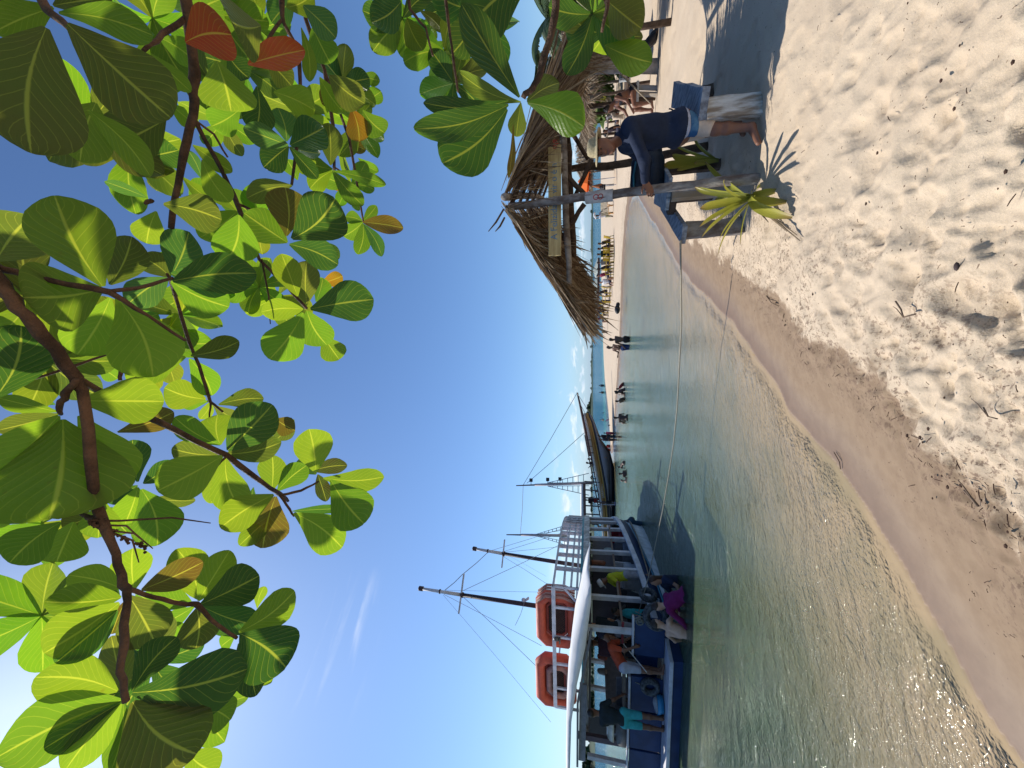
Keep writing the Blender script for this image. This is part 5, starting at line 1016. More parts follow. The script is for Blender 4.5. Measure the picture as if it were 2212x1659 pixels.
def sraft(Xc, Yc, s): return onstern(Xc, Yc, s)
for Xc, Yc, lab, second in ((1203, 1337, 'orange life raft with black netting, the one nearer the bow on the boat roof', 0), (1201, 1469, 'orange life raft with a smaller faded pink ring raft set inside it', 1)):
    c = sraft(Xc, Yc, .20); rf = empty('life_raft', c-Vector((0, 0, .55)), lab, 'life raft', 'life rafts on the boat roof')
    octo(c, .72, .45, .18, .15, orange, 'tube', rf, 0, 1.1); octo(c+AX*.02, .50, .27, .10, .045, mat('raft_dark_orange', (.30, .045, .025), .7), 'inner_rim', rf, 0)
    net(c, .50, .28, rf)
    if second: octo(c-AX*.10+NX*.08+Vector((0, 0, -.10)), .47, .28, .16, .085, pink, 'ring_raft', rf, 0)
    else:
        mb = MB()
        for q in range(5): p = c+NX*.62+AX*.12*q-AX*.2; mb.tube([p+Vector((0, 0, .55)), p+NX*.22+Vector((0, 0, .3)), p+NX*.24+Vector((0, 0, -.2)), p+NX*.12+Vector((0, 0, -.5))], .035, 6)
        mb.build('rope_wrap', pink, rf, smooth=True)
# tyres hung as fenders
rub = mat('tyre_rubber', (.025, .028, .032), .8, .3, .5, 20, .6, 40, col2=(.10, .11, .12))
for c, R_, r_, axv, lab in ((P(1400, 1285, 9.85), .16, .06, NX, 'worn pale-rimmed tyre fender hanging amidships on the blue hull'), (onstern(1416, 1335)+Vector((.06, -.06, 0)), .21, .075, -AX+NX*.5, 'big black tyre fender at the stern corner behind the shirtless man'), (onstern(1403, 1478)+Vector((0, -.08, 0)), .16, .06, -AX, 'dark tyre fender against the stern wall beside the blue bucket')):
    t = empty('tyre', c, lab, 'tyre', 'tyre fenders on the boat'); mb = MB(); mb.torus(c, R_, r_, axv, 30, 12, 1.25); mb.build('tread', rub, t, smooth=True)
    mb = MB(); mb.torus(c, R_-r_*.75, .012, axv, 26, 6); mb.build('bead', rub, t); mb = MB(); mb.tube([c+Vector((0, 0, R_)), c+Vector((.02, .08, R_+.22))], .010, 5); mb.build('hanging_rope', mat('rope_grey', (.22, .23, .21)), t)
# bucket, sandals, barbecue with smoke
c = onstern(1426, 1510)+Vector((0, -.15, 0)); c.z = .0; bk_ = empty('bucket', c, 'round blue bucket with a white cloth in it on the stern platform', 'bucket')
mb = MB(); pts = [[c+Vector((r_*math.cos(a), r_*math.sin(a), z)) for a in [2*math.pi*i/20 for i in range(20)]] for r_, z in ((.02, 0), (.17, .0), (.21, .14), (.20, .14), (.17, .02))]; mb.grid(pts, closed=True); mb.build('tub', mat('bucket_blue', (.02, .22, .42), .4), bk_, smooth=True)
sdf_obj('cloth', [('e', c+Vector((0, 0, .15)), (.19, .19, .05), None), ('e', c+Vector((.06, -.05, .18)), (.1, .08, .05), None)], .02, mat('grey_cloth', (.35, .37, .40), .9, .1, .3, 8, .4, 30), bk_)
c = onstern(1341, 1595, -.0)+Vector((0, .25, 0)); gr_ = empty('barbecue', Vector((c.x, c.y, 0)), 'smoking drum barbecue with its pale lid raised at the stern', 'barbecue')
mb = MB(); mb.tube([c+NX*-.32+Vector((0, 0, -.06)), c+NX*.32+Vector((0, 0, -.06))], .17, 14); mb.build('drum', mat('drum_grey', (.16, .15, .14), .6, .4, .3, 10), gr_, smooth=True)
mb = MB(); n_ = 10; pts = [[c+NX*x+Vector((0, 0, .15))+Vector((0, 0, .17*math.sin(a)))+AX*(.08+.17*math.cos(a)) for a in [math.pi*i/n_ for i in range(n_+1)]] for x in (-.32, 0, .32)]; mb.grid(pts); mb.build('lid', mat('lid_pale', (.62, .58, .48), .35, .5, .2, 6), gr_, smooth=True, thick=.01)
for x in (-.28, .28): mb = MB(); mb.bar(c+NX*x, Vector((c.x, c.y, -.02))+NX*x, .035, .035); mb.build('leg', dark, gr_)
msm = bpy.data.materials.new('smoke'); msm.use_nodes = True; g = NT(msm.node_tree); g.n.remove(g.n['Principled BSDF']); tcs = g.new('ShaderNodeTexCoord').outputs['Object']
ln = g.new('ShaderNodeVectorMath', {0: tcs}, operation='LENGTH'); dn = g.m('MULTIPLY', g.m('MULTIPLY', g.ss(g.noise(g.scalev(tcs, (1, 1, 1)), 2.2, 4, .6, .6), .45, .75), g.m('SUBTRACT', 1.0, g.ss(ln.outputs['Value'], .35, 1.0))), 5.0)
pv = g.new('ShaderNodeVolumePrincipled', {'Color': (.8, .85, .95, 1), 'Density': dn, 'Anisotropy': .2}); g.l.new(pv.outputs[0], g.n['Material Output'].inputs['Volume'])
mb = MB(); mb.sphere((0, 0, 0), 1, 14); smk = mb.build('smoke', msm); smk.location = P(1315, 1600, 9.0); smk.scale = (.55, .30, .42); tag(smk, 'puff of blue-white smoke drifting over the barbecue', 'smoke', kind='stuff')
pole_ = MB()

# ------------------------------------------------------------------ the brown and grey schooner beyond
SY = 33.0
sch = empty('schooner', P(1322, 1040, SY), 'ochre, black and grey wooden schooner with its bow run up on the sand spit', 'boat')
ochre = mat('ochre_planking', (.34, .17, .045), .5, .4, .3, 1.5, .1, 10, stretch=(1, 1, 6)); hullg = mat('hull_grey', (.26, .25, .28), .6, .3, .2, 1, 0); hullk = mat('hull_black', (.02, .018, .025), .4); gold = mat('gold_line', (.50, .30, .06), .5); brownrail = mat('rail_brown', (.08, .035, .03), .6); palestrip = mat('pale_strake', (.55, .50, .47), .6)
stY = [896, 903, 915, 935, 960, 985, 1015, 1050, 1092, 1135, 1180]
bmv = lambda Y_: float(np.interp(Y_, [896, 903, 915, 935, 960, 1015, 1180], [.03, .12, .4, .75, 1.1, 1.5, 1.7]))
cv = {'top': [1260, 1260, 1263, 1268, 1273, 1278, 1284, 1291, 1297, 1300, 1302], 'a': [1264, 1264, 1268, 1273, 1278, 1283, 1289, 1296, 1301, 1304, 1306], 'b': [1268, 1269, 1275, 1280, 1286, 1291, 1297, 1303, 1308, 1311, 1313],
      'c': [1270, 1271, 1277, 1282, 1288, 1293, 1299, 1305, 1310.5, 1313.5, 1315.5], 'd': [1272, 1275, 1281, 1286, 1292, 1297, 1303, 1309.5, 1314.5, 1316.5, 1318], 'e': [1272.3, 1278, 1283, 1290, 1300, 1317, 1318, 1318.5, 1319, 1319.5, 1320], 'f': [1272.5, 1279, 1284, 1291, 1301, 1320, 1328, 1329, 1329, 1329, 1330]}
flare = {'top': 1.0, 'a': .99, 'b': .96, 'c': .95, 'd': .92, 'e': .75, 'f': .6}
def spt(key, i, sd=1):
    Y_ = stY[i]; X_ = cv[key][i]; z = P(X_, Y_, SY).z; x = P(X_, Y_, SY).x; return Vector((x, SY+1.7-sd*bmv(Y_)*flare[key], z))
for nm, k0, k1, mt_ in (('strake', 'top', 'a', palestrip), ('sheer_plank', 'a', 'b', ochre), ('gold_stripe', 'b', 'c', gold), ('black_band', 'c', 'd', hullk), ('hull', 'd', 'e', hullg), ('hull_foot', 'e', 'f', hullk)):
    for sd in (1, -1):
        mb = MB(); mb.grid([[spt(k0, i, sd), spt(k1, i, sd)] for i in range(len(stY))]); mb.build(nm, mt_, sch, smooth=True, thick=.03)
mb = MB(); mb.grid([[spt('a', i, 1), spt('a', i, -1)] for i in range(len(stY))]); mb.build('deck', wood_b, sch)
mb = MB(); mb.tube([P(1247, 848, SY+1.7), P(1252, 870, SY+1.7), P(1262, 915, SY+1.7), P(1275, 985, SY+1.6)], [.07, .09, .14, .15], 8); mb.build('bowsprit', brownrail, sch, smooth=True)
text(sc, 'name_lettering', 'SARAVACO DO MAR', mat('pale_letter_2', (.62, .55, .45), .7), .30, spt('b', 6, 1).lerp(spt('b', 5, 1), .7)+Vector((-2.0, -.30, .02)), Vector((1, 0, .12)), (0, 0, 1), sch, .01) if 0 else None
xd_ = (spt('b', 5)-spt('b', 8)); text(sc, 'name_lettering', 'SARAVACO DO MAR', mat('pale_letter_2', (.62, .55, .45), .7), .27, spt('b', 8, 1).lerp(spt('a', 8, 1), .15)+Vector((.6, -.04, .04)), xd_, (0, 0, 1), sch, .01)
for Y0_, Y1_, X0_ in ((960, 1040, 0),):
    for k in (0, 1): mb = MB(); mb.tube([P(1263+k*5+(Y-940)*.19, Y, SY+.4) for Y in (940, 980, 1020, 1060, 1100, 1140)], .05, 5); mb.build('rail', brownrail, sch)
for Y in range(950, 1145, 14): mb = MB(); mb.bar(P(1263+(Y-940)*.19, Y, SY+.4), P(1275+(Y-940)*.19, Y, SY+.4), .06, .06); mb.build('stanchion', brownrail, sch)
mb = MB(); mb.grid([[P(1258, 1046, SY+.2), P(1258, 1150, SY+.2)], [P(1256, 1046, SY+3), P(1256, 1150, SY+3)]]); mb.build('canopy', mat('canopy_white', (.82, .82, .82), .7), sch, thick=.18)
mb = MB(); mb.bar(P(1262, 1044, SY+.1), P(1264, 1150, SY+.1), .12, .22); mb.build('canopy_beam', brownrail, sch)
for Y in (1040, 1058, 1075, 1092, 1110, 1128): mb = MB(); mb.bar(P(1262, Y, SY+.2), P(1296, Y+2, SY+.2), .09, .09); mb.build('canopy_post', mat('post_dark', (.05, .04, .05), .6), sch)
def smast(xb, yb, xt, yt, nm='mast'):
    lo, tp = P(xb, yb, SY+1.6), P(xt, yt, SY+1.6); mb = MB(); mb.tube([lo, lo.lerp(tp, .75)], [.14, .11], 8); mb.build(nm, mat('mast_grey_pink', (.40, .35, .38), .6), sch, smooth=True)
    mb = MB(); mb.tube([lo.lerp(tp, .75), tp], [.07, .045], 6); mb.build('topmast', brownrail, sch)
    return lo, tp
lo, tp = smast(1281, 1043, 1115, 1049)
for q in (.02, .24, .40): p = tp.lerp(lo, q+.18); mb = MB(); mb.box(p+Vector((.45, 0, 0)), (.28, .2, .28)); mb.bar(p, p+Vector((.4, 0, 0)), .04, .04); mb.build('floodlight', dark, sch)
for sd, y0_, y1_ in ((1, 1046, 1062), (-1, 1040, 1030)):     # ratlines
    a, b_ = tp.lerp(lo, .42)+Vector((-.15*sd, 0, 0)), P(1272, y1_, SY+.4); c_ = tp.lerp(lo, .46)+Vector((-.4*sd, 0, 0)); mb = MB(); mb.tube([a, b_+Vector((.5*sd, 0, 0))], .03, 4); mb.tube([a, b_+Vector((-.3*sd, 0, 0))], .03, 4)
    for q in range(1, 8): t = q/8; mb.bar(a.lerp(b_+Vector((.5*sd, 0, 0)), t), a.lerp(b_+Vector((-.3*sd, 0, 0)), t), .04, .05)
    mb.build('ratlines', wire, sch)
lo2, tp2 = smast(1225, 1157, 1094, 1155, 'mizzen_mast')
for sd in (1, -1):
    a = tp2.lerp(lo2, .45); b1_, b2_ = P(1228, 1157+sd*-14, SY+1), P(1228, 1157+sd*-24 if sd > 0 else 1157+22, SY+1); mb = MB(); mb.tube([a, b1_], .025, 4); mb.tube([a, b2_], .025, 4)
    for q in range(2, 9): t = q/9; mb.bar(a.lerp(b1_, t), a.lerp(b2_, t), .04, .05)
    mb.build('ratlines', wire, sch)
for a, b_ in (((1130, 1048), (1246, 850)), ((1138, 1044), (1262, 935)), ((1130, 1050), (1124, 1153)), ((1247, 850), (1280, 905)), ((1253, 872), (1276, 920))):
    mb = MB(); p, q = P(*a, SY+1.6), P(*b_, SY+1.6); mb.tube([p, p.lerp(q, .5)-Vector((0, 0, .05)), q], .022, 4); mb.build('stay', wire, sch)
mb = MB(); 
for q in range(7): mb.bar(P(1305+q*3.6, 1084, SY-.4), P(1305+q*3.6, 1090, SY-.4), .05, .05)
mb.bar(P(1298, 1084, SY-.3), P(1329, 1084, SY-.5), .05, .05); mb.bar(P(1298, 1090, SY-.3), P(1329, 1090, SY-.5), .05, .05); mb.build('boarding_ladder', white, sch)
for a, b_, r_ in (((1323, 979), (1305, 1150), .03), ((1322, 978), (1300, 1062), .025)):
    mb = MB(); p, q = P(*a, 33), P(*b_, 18); mb.tube([p, p.lerp(q, .5)-Vector((0, 0, .1)), q], r_, 5)
# ------------------------------------------------------------------ people
def stand_at(Xb, Yb, rz, label, z=0.0, Xtop=None, H=1.7, y=None, **kw):
    """feet (or water contact) seen at Xb,Yb on height z; Xtop = pixel of the top of the head"""
    base = G(Xb, Yb, z) if y is None else P(Xb, Yb, y)
    pk = {k: kw.pop(k) for k in ('lean', 'hip', 'knee', 'arm', 'head', 'spread', 'seat', 'side') if k in kw}
    if Xtop is not None:
        ztop = P(Xtop, Yb, base.y).z; J = pose(H, **pk); top = J['head'].z+.12*H/1.7; fz = ztop-top
    else: J = pose(H, **pk); fz = base.z
    if 'fat' in kw: J['fat'] = kw.pop('fat')
    return person(place(J, (base.x, base.y, fz), rz), label, **kw), base
K = (.02, .014, .01); NAVY = (.02, .03, .08); WHITE = (.7, .7, .72); BLACK = (.015, .015, .018); TURQ = (.05, .38, .40)
HANG = ((.1, .12, .15), (.1, .12, .15)); GO = math.pi
GW = 'bathers wading in the lagoon'; GC = 'people sitting on the yellow chairs'; GB = 'people on and beside the blue boat'
# by the blue boat
stand_at(1481, 1370, -.35, 'pale shirtless man seen from behind, waist deep in the water by the big tyre', WZ, 1410, lean=.2, arm=((1.1, .1, .5), (.5, .9, .2)), head=(.25, 0), skin=(.55, .33, .22), hair=((.03, .02, .012), 'short'), wear=[('shorts', (.04, .04, .05))], h=.018, hands=True, group=GB)
stand_at(1480, 1282, 1.25, 'person in a wet purple long-sleeved top, bent forward in the water beside the boat', WZ, 1412, lean=.75, arm=((1.5, .1, .5), (1.4, .2, .3)), skin='l', hair=((.03, .015, .01), 'short'), wear=[('shirt', (.17, .012, .09), 1.0), ('shorts', BLACK)], h=.018, hands=True, group=GB)
stand_at(1462, 1254, 2.4, 'woman with brown hair and a dark top, chest deep in the water under the rope', WZ, 1402, lean=.1, arm=((.8, .2, .8), (.8, .2, .8)), skin='m', hair=((.05, .02, .012), 'long'), wear=[('shirt', (.02, .025, .06), .4)], h=.02, hands=True, group=GB)
bt = dict(group=GB, h=.02)
stand_at(1438, 1566, .15, 'man in a black tee shirt and turquoise shorts tending the barbecue on the stern platform', None, None, y=9.15, arm=((.35, .35, .3), (.9, .35, .9)), h=.018, skin='d', hair=(K, 'short'), wear=[('shirt', (.02, .03, .035), .5), ('shorts', TURQ, .85)], hands=True, group=GB)
stand_at(1436, 1452, -1.2, 'person in an orange shirt, dark cap and white shorts stooping at the stern opening', None, None, y=9.2, lean=1.0, arm=((.9, .1, .5), (1.2, .1, .3)), head=(.2, 0), skin='d', hair=(K, 'short'), wear=[('shirt', (.42, .07, .03), .5), ('shorts', (.40, .42, .50), .8), ('cap', (.02, .02, .04))], hands=True, **bt)
stand_at(1424, 1408, .3, 'tall person in a dark red-brown shirt with his back turned, just inside the stern', None, None, y=9.9, arm=HANG, skin='d', hair=(K, 'short'), wear=[('shirt', (.05, .02, .03), .5), ('shorts', BLACK, .9)], **bt)
stand_at(1418, 1368, 1.2, 'man in a dark navy shirt at the stern corner post, beside the knotted rope', None, None, y=9.9, arm=HANG, skin='m', hair=(K, 'short'), wear=[('shirt', (.012, .02, .03), .5), ('shorts', (.25, .26, .30), .9)], **bt)
stand_at(1392, 1247, 2.3, 'man in a yellow shirt and white cap leaning over the boat rail', None, 1293, y=11.2, lean=.25, arm=((.8, .15, .9), (.9, .15, .8)), head=(.5, 0), skin='d', wear=[('shirt', (.50, .52, .03), .5), ('shorts', (.3, .3, .34), .8), ('cap', WHITE)], **bt)
stand_at(1398, 1330, 2.0, 'seated person in a turquoise top on the boat, seen between two white posts', None, 1322, y=10.4, seat=.45, hip=(1.4, 1.4), knee=(1.4, 1.4), arm=HANG, skin='d', hair=(K, 'short'), wear=[('shirt', (.03, .30, .33), .3), ('shorts', BLACK)], **bt)
stand_at(1395, 1128, 1.3, 'barefoot person in dark clothes climbing from the water over the bow of the blue boat', None, 1322, y=15.5, lean=.5, hip=(.9, 0), knee=(.8, .1), arm=((1.9, .2, .3), (1.5, .2, .3)), skin='k', hair=(K, 'short'), wear=[('shorts', (.02, .06, .10), .9)], **bt)
# on and beside the schooner
GS = 'people on and around the schooner'
stand_at(1290, 986, 1.2, 'person with a yellow cloth sitting at the bow rail of the schooner', None, 1269.5, y=33.6, h=1.55, lean=.3, arm=((.6, .2, .9), (.6, .2, .9)), skin='m', hair=(K, 'long'), wear=[('shirt', (.30, .20, .15), .5), ('shorts', (.60, .62, .05), .9)], group=GS, h_=0) if 0 else None
def far(*a, **k): k.setdefault('h', 1.7); return stand_at(*a, **k)
def ppl(Xb, Yb, Xt, rz, label, y=None, z=0.0, H=1.7, cell=.04, **k):
    base = G(Xb, Yb, z) if y is None else P(Xb, Yb, y)
    pk = {q: k.pop(q) for q in ('lean', 'hip', 'knee', 'arm', 'head', 'spread', 'seat', 'side') if q in k}
    J = pose(H, **pk); top = J['head'].z+.11*H/1.7; ztop = P(Xt, Yb, base.y).z
    return person(place(J, (base.x, base.y, ztop-top), rz), label, h=cell, **k)
ppl(1290, 986, 1269.5, 1.2, 'person with a bright yellow cloth bending over the bow rail of the schooner', y=33.7, lean=.5, arm=((.6, .2, .9), (.6, .2, .9)), skin='m', hair=(K, 'short'), wear=[('shirt', (.30, .20, .15), .5), ('shorts', (.60, .62, .05), .9)], group=GS)
ppl(1290, 1001, 1266, 1.5, 'dark figure standing upright on the schooner foredeck with one hand raised', y=33.7, arm=((1.3, .2, 1.0), (.1, .1, .2)), skin='k', hair=(K, 'short'), wear=[('shirt', (.02, .02, .03), 1.0), ('shorts', (.03, .02, .03), 1.8)], group=GS)
ppl(1298, 1082, 1264, .3, 'person in red shorts walking the schooner deck under the canopy', y=33.8, arm=((.5, .3, .2), (-.2, .3, .2)), skin='k', hair=(K, 'short'), wear=[('shirt', (.03, .02, .03), .5), ('shorts', (.35, .03, .03), .8)], group=GS)
ppl(1300, 1131, 1272, 1.3, 'dark seated figure at the after end of the schooner canopy', y=33.8, H=1.55, seat=.5, hip=(1.4, 1.4), knee=(1.4, 1.4), skin='k', hair=(K, 'short'), wear=[('shirt', (.03, .03, .04), .5)], group=GS)
ppl(1328, 1088, 1312, 2.6, 'child in a violet swimsuit climbing out at the schooner ladder', z=WZ, H=1.3, lean=.4, arm=((1.6, .2, .3), (1.6, .2, .3)), skin='l', hair=(K, 'short'), wear=[('shorts', (.20, .12, .40), .6)], group=GS)
ppl(1312, 1085, 1294, 1.0, 'dark figure halfway up the schooner side above the bather', y=32.4, H=1.4, lean=.2, arm=((1.9, .2, .3), (1.2, .2, .3)), skin='k', hair=(K, 'short'), wear=[('shorts', BLACK, .9)], group=GS)
# waders and sitters in the shallow lagoon
W = dict(z=WZ, group=GW)
ppl(1361, 733, 1317, 2.0, 'broad dark figure in swimming trunks standing shin deep, the right one of the couple', fat_=0, arm=((.5, .3, 1.0), (.2, .25, .3)), skin=(.10, .05, .035), hair=(K, 'short'), wear=[('shorts', (.03, .02, .02), .3)], cell=.03, **W) if 0 else None
def wade(*a, fat=0, **k):
    return ppl(*a, **k)
wade(1360, 733, 1316, .6, 'broad bare-backed bather in trunks standing shin deep, the stouter one of the couple', arm=((.5, .25, 1.2), (.3, .25, .6)), skin=(.12, .06, .04), hair=(K, 'short'), wear=[('shorts', (.04, .03, .03), .35)], cell=.028, **W)
wade(1359, 750, 1311, 2.2, 'bather in blue patterned shorts facing the stouter one of the couple', arm=((.4, .2, 1.3), (.4, .2, 1.2)), skin='d', hair=(K, 'short'), wear=[('shorts', (.03, .05, .16), .8)], cell=.028, **W)
wade(1347, 829, 1331, 2.0, 'bather in a red top crouching beside the bent branch on the sand edge', H=1.2, lean=.9, hip=(1.2, 1.2), knee=(1.8, 1.8), skin='d', hair=(K, 'short'), wear=[('shirt', (.30, .03, .05), .4)], **W)
wade(1350, 841, 1329, 1.3, 'dark bather sitting low in the shallows with a white shell-like bowl in front', H=1.3, lean=.5, skin='k', hair=(K, 'long'), wear=[('bikini', (.02, .02, .03))], **W)
wade(1350, 852, 1328, -.6, 'slim dark bather bending with arms down, third from the right in the seated group', H=1.4, lean=.6, arm=((.9, .2, .2), (.9, .2, .2)), skin='k', hair=(K, 'short'), wear=[('bikini', BLACK)], **W)
wade(1350, 862, 1329, 2.4, 'dark bather sitting on a low stool in the shallows, leftmost of the seated group', H=1.35, lean=.4, skin='k', hair=(K, 'short'), wear=[('bikini', (.05, .02, .02))], **W)
wade(1356, 902, 1326, .2, 'dark bather standing knee deep and leaning forward, one foot kicked up', H=1.6, lean=.4, arm=((.9, .2, .6), (.9, .2, .6)), skin='k', hair=(K, 'short'), wear=[('bikini', BLACK)], **W)
wade(1351, 909, 1336, 2.8, 'pale child kneeling in the water just left of the leaning bather', H=1.1, lean=.5, skin='l', hair=(K, 'long'), wear=[('bikini', (.05, .03, .05))], **W)
wade(1342, 944, 1330, 2.5, 'small toddler paddling alone in the shallows below the spit', H=.8, skin='d', hair=(K, 'short'), wear=[('bikini', (.3, .05, .08))], **W)
wade(1350, 1000, 1335, .8, 'dark bather bent double with an arm stretched out over the water', H=1.3, lean=1.2, arm=((1.4, .5, .1), (.8, .2, .2)), skin='k', hair=(K, 'short'), wear=[('bikini', (.3, .2, .15))], **W)
wade(1354, 1022, 1336, .6, 'bather sitting up in the lagoon with blue shorts showing', H=1.4, lean=.3, arm=((1.1, .4, .2), (.6, .2, .4)), skin='k', hair=(K, 'short'), wear=[('shorts', (.05, .09, .30), .8)], **W)
wade(1354, 1035, 1341, 2.6, 'dark-haired head and shoulders of a bather low in the lagoon, nearest the schooner ladder', H=1.3, lean=.3, skin='l', hair=(K, 'bun'), wear=[('bikini', BLACK)], **W)
# on the sand spit
GP = 'people on the sand spit'
ppl(1323, 943, 1291.5, 1.3, 'person in dark clothes standing at the tip of the spit, right of a friend', z=-.1, arm=((.3, .2, 1.2), (.3, .2, 1.1)), skin='k', hair=(K, 'short'), wear=[('shirt', (.02, .02, .03), .5), ('shorts', (.04, .06, .08), 1.5)], group=GP)
ppl(1324, 950, 1294, -1.2, 'person in dark shorts standing at the tip of the spit, left of a friend', z=-.1, arm=((.4, .2, 1.0), (.2, .2, .4)), skin='d', hair=(K, 'short'), wear=[('shirt', (.03, .03, .05), .5), ('shorts', (.08, .05, .04), .9)], group=GP)
ppl(1323, 936, 1304, 1.0, 'child in a pink top standing near the tip of the spit', z=-.1, H=1.2, skin='k', hair=(K, 'short'), wear=[('shirt', (.50, .08, .16), .3), ('shorts', (.3, .05, .06), .7)], group=GP)
ppl(1315, 906, 1306, 1.6, 'person lying back with a violet towel on the spit', z=-.1, H=.9, lean=.6, skin='k', hair=(K, 'short'), wear=[('shirt', (.30, .20, .42), .4)], group=GP)
ppl(1317, 918, 1311, 1.2, 'small dark-haired child sitting on the spit beside the towel', z=-.1, H=.7, lean=.4, skin='k', hair=(K, 'short'), wear=[('shirt', (.05, .03, .04), .4)], group=GP)
ppl(1324, 463, 1287, -.6, 'vendor with a white bundle on the head walking the sand past the deck chairs', z=0.0, H=1.6, hip=(.35, -.3), knee=(.1, .3), arm=((.1, .7, .2), (2.2, .2, .8)), skin='k', hair=(K, 'short'), wear=[('shirt', (.45, .45, .5), .4), ('shorts', (.35, .33, .22), 1.0)], group='people on the sand behind the hut', cell=.035)
b = P(1284, 464, G(1324, 463, 0).y); mb = MB(); mb.sphere(b, (.22, .14, .07), 8); mb.sphere(b+Vector((-.2, 0, -.09)), (.15, .12, .06), 8); tag(mb.build('bundle', mat('white_cloth', (.8, .8, .8), .8), smooth=True), 'white cloth bundle carried on the walking vendor\'s head', 'bundle')
# swimmers out in the sea
for X_, Y_, lab, col in ((1304, 833, 'swimmer standing chest deep in the sea, the right one of two', 'k'), (1305, 848, 'swimmer low in the sea beside the standing one', 'k'), (1306, 892, 'lone swimmer, only a dark head showing beyond the spit', 'l'), (1307, 907, 'pale bather standing waist deep beyond the spit', 'l'), (1312, 964, 'bather in red in the sea by the schooner bow, the right one', 'd'), (1313, 972, 'bather in dark red in the sea by the schooner bow, the left one', 'd')):
    red = 'red' in lab; ppl(X_+1, Y_, X_-(13 if 'standing' in lab else 9 if red else 5)*.8, 2.5, lab, y=62 if not red else 42, H=1.6, skin=col, hair=(K, 'short'), wear=[('shirt', (.30, .04, .04) if red else (.05, .05, .07), .4)] if (red or 'chest' in lab) else [], group='swimmers in the open sea', cell=.05)
# the group on yellow chairs
yel = mat('chair_yellow', (.55, .38, .015), .4, .5, .15, 5, 0)
def chair(c, rz, label, mt=yel):
    t = empty('plastic_chair', c, label, 'chair', 'yellow chairs on the sand'); c = Vector(c); M = Matrix.Rotation(rz, 3, 'Z')
    q = lambda x, y, z: c+M @ Vector((x, y, z))
    mb = MB(); mb.add([q(-.22, -.2, .43), q(.22, -.2, .43), q(.24, .22, .44), q(-.24, .22, .44)], [(0, 1, 2, 3)]); mb.build('seat', mt, t, thick=.03)
    mb = MB()
    for x in (-.18, -.09, 0, .09, .18): mb.bar(q(x, -.21, .43), q(x*1.1, -.32, .86), .055, .02)
    mb.bar(q(-.24, -.32, .86), q(.24, -.32, .86), .03, .05); mb.build('backrest', mt, t)
    for x in (-.26, .26): mb = MB(); mb.bar(q(x, -.26, .66), q(x, .2, .66), .05, .03); mb.build('armrest', mt, t)
    for x in (-.24, .24):
        for y in (-.24, .22): mb = MB(); mb.bar(q(x*.95, y*.95, .45 if y < 0 else .66), q(x*1.08, y*1.1, 0), .045, .04); mb.build('leg', mt, t)
    return t
seats = [(1326, 520, 1.6, (.02, .018, .02), 'd', 'person in a black top slumped in the first yellow chair, right end of the group', 1292, K), (1326, 531, 1.2, (.02, .02, .03), 'd', 'person in black beside the slumped one, holding a white bag', 1291, K), (1327, 545, .2, (.015, .03, .02), 'd', 'person in a dark green tee shirt seen from behind in a yellow chair', 1290, K), (1327, 563, .3, (.25, .25, .24), 'd', 'person in a grey tee shirt seen from behind in a yellow chair', 1290, K),
         (1326, 575, 1.3, (.03, .03, .03), 'k', 'dark-shirted person sitting sideways next to the grey tee shirt', 1290, K), (1326, 590, 1.7, (.20, .02, .06), 'm', 'person in a maroon top sitting upright in a yellow chair', 1289, K), (1325, 606, 2.2, (.8, .8, .82), 'l', 'person all in white bending beside the umbrella pole', 1294, K), (1321, 628, 1.5, (.02, .02, .02), 'k', 'dark person in shadow leaning forward in a yellow chair under the roof corner', 1288, K),
         (1319, 650, 1.9, (.05, .05, .06), 'k', 'small dark child standing at the long table', 1292, K), (1315, 662, 1.6, (.22, .03, .03), 'd', 'person in a dark red top at the long table, arm up', 1283, K), (1315, 671, 1.3, (.03, .02, .03), 'k', 'person in black at the long table', 1285, K), (1314, 686, 1.7, (.12, .03, .10), 'm', 'pale-haired person in a plum top at the left end of the long table', 1284, (.35, .22, .12))]
for X_, Y_, rz, c, sk_, lab, Xt, hc in seats:
    b = G(X_, Y_, .0); small = 'child' in lab
    ppl(X_, Y_, Xt, rz, lab, z=0.0, H=1.35 if small else 1.65, lean=.25 if not small else 0, cell=.036, **({} if small else dict(seat=.45, hip=(1.4, 1.35), knee=(1.4, 1.3))), skin=sk_, hair=(hc, 'short'), wear=[('shirt', c, .5), ('shorts', (.05, .05, .08), .9)], group=GC)
    if not small and 'bending' not in lab:
        hgt_ = P(Xt, Y_, b.y).z; chair((b.x+.05, b.y+.05, hgt_-1.29), rz, {520: 'yellow chair at the right end of the row, under the slumped person', 531: 'yellow chair under the person with the white bag', 545: 'yellow chair behind the dark green tee shirt', 563: 'yellow chair behind the grey tee shirt', 575: 'yellow chair turned sideways next to the grey tee shirt', 590: 'yellow chair under the maroon top', 628: 'yellow chair in the shade under the roof corner', 662: 'yellow chair of the person with the raised arm', 671: 'yellow chair of the person in black at the long table', 686: 'yellow chair at the left end of the long table'}[Y_])
chair(G(1321, 640, .1)+Vector((0, 1, 0)), 1.2, 'empty yellow chair between the shaded person and the long table')
b = G(1313, 690, .0); tbl = empty('long_table', b, 'long low wooden table at the left end of the yellow chairs', 'table'); z = .55
mb = MB(); mb.box(b+Vector((0, .6, z)), (2.6, .8, .05)); mb.build('table_top', wood_b, tbl)
for x in (-1.2, 1.2):
    for y in (.3, .9): mb = MB(); mb.bar(b+Vector((x, y, z)), b+Vector((x, y, -.1)), .07, .07); mb.build('leg', wood_b, tbl)
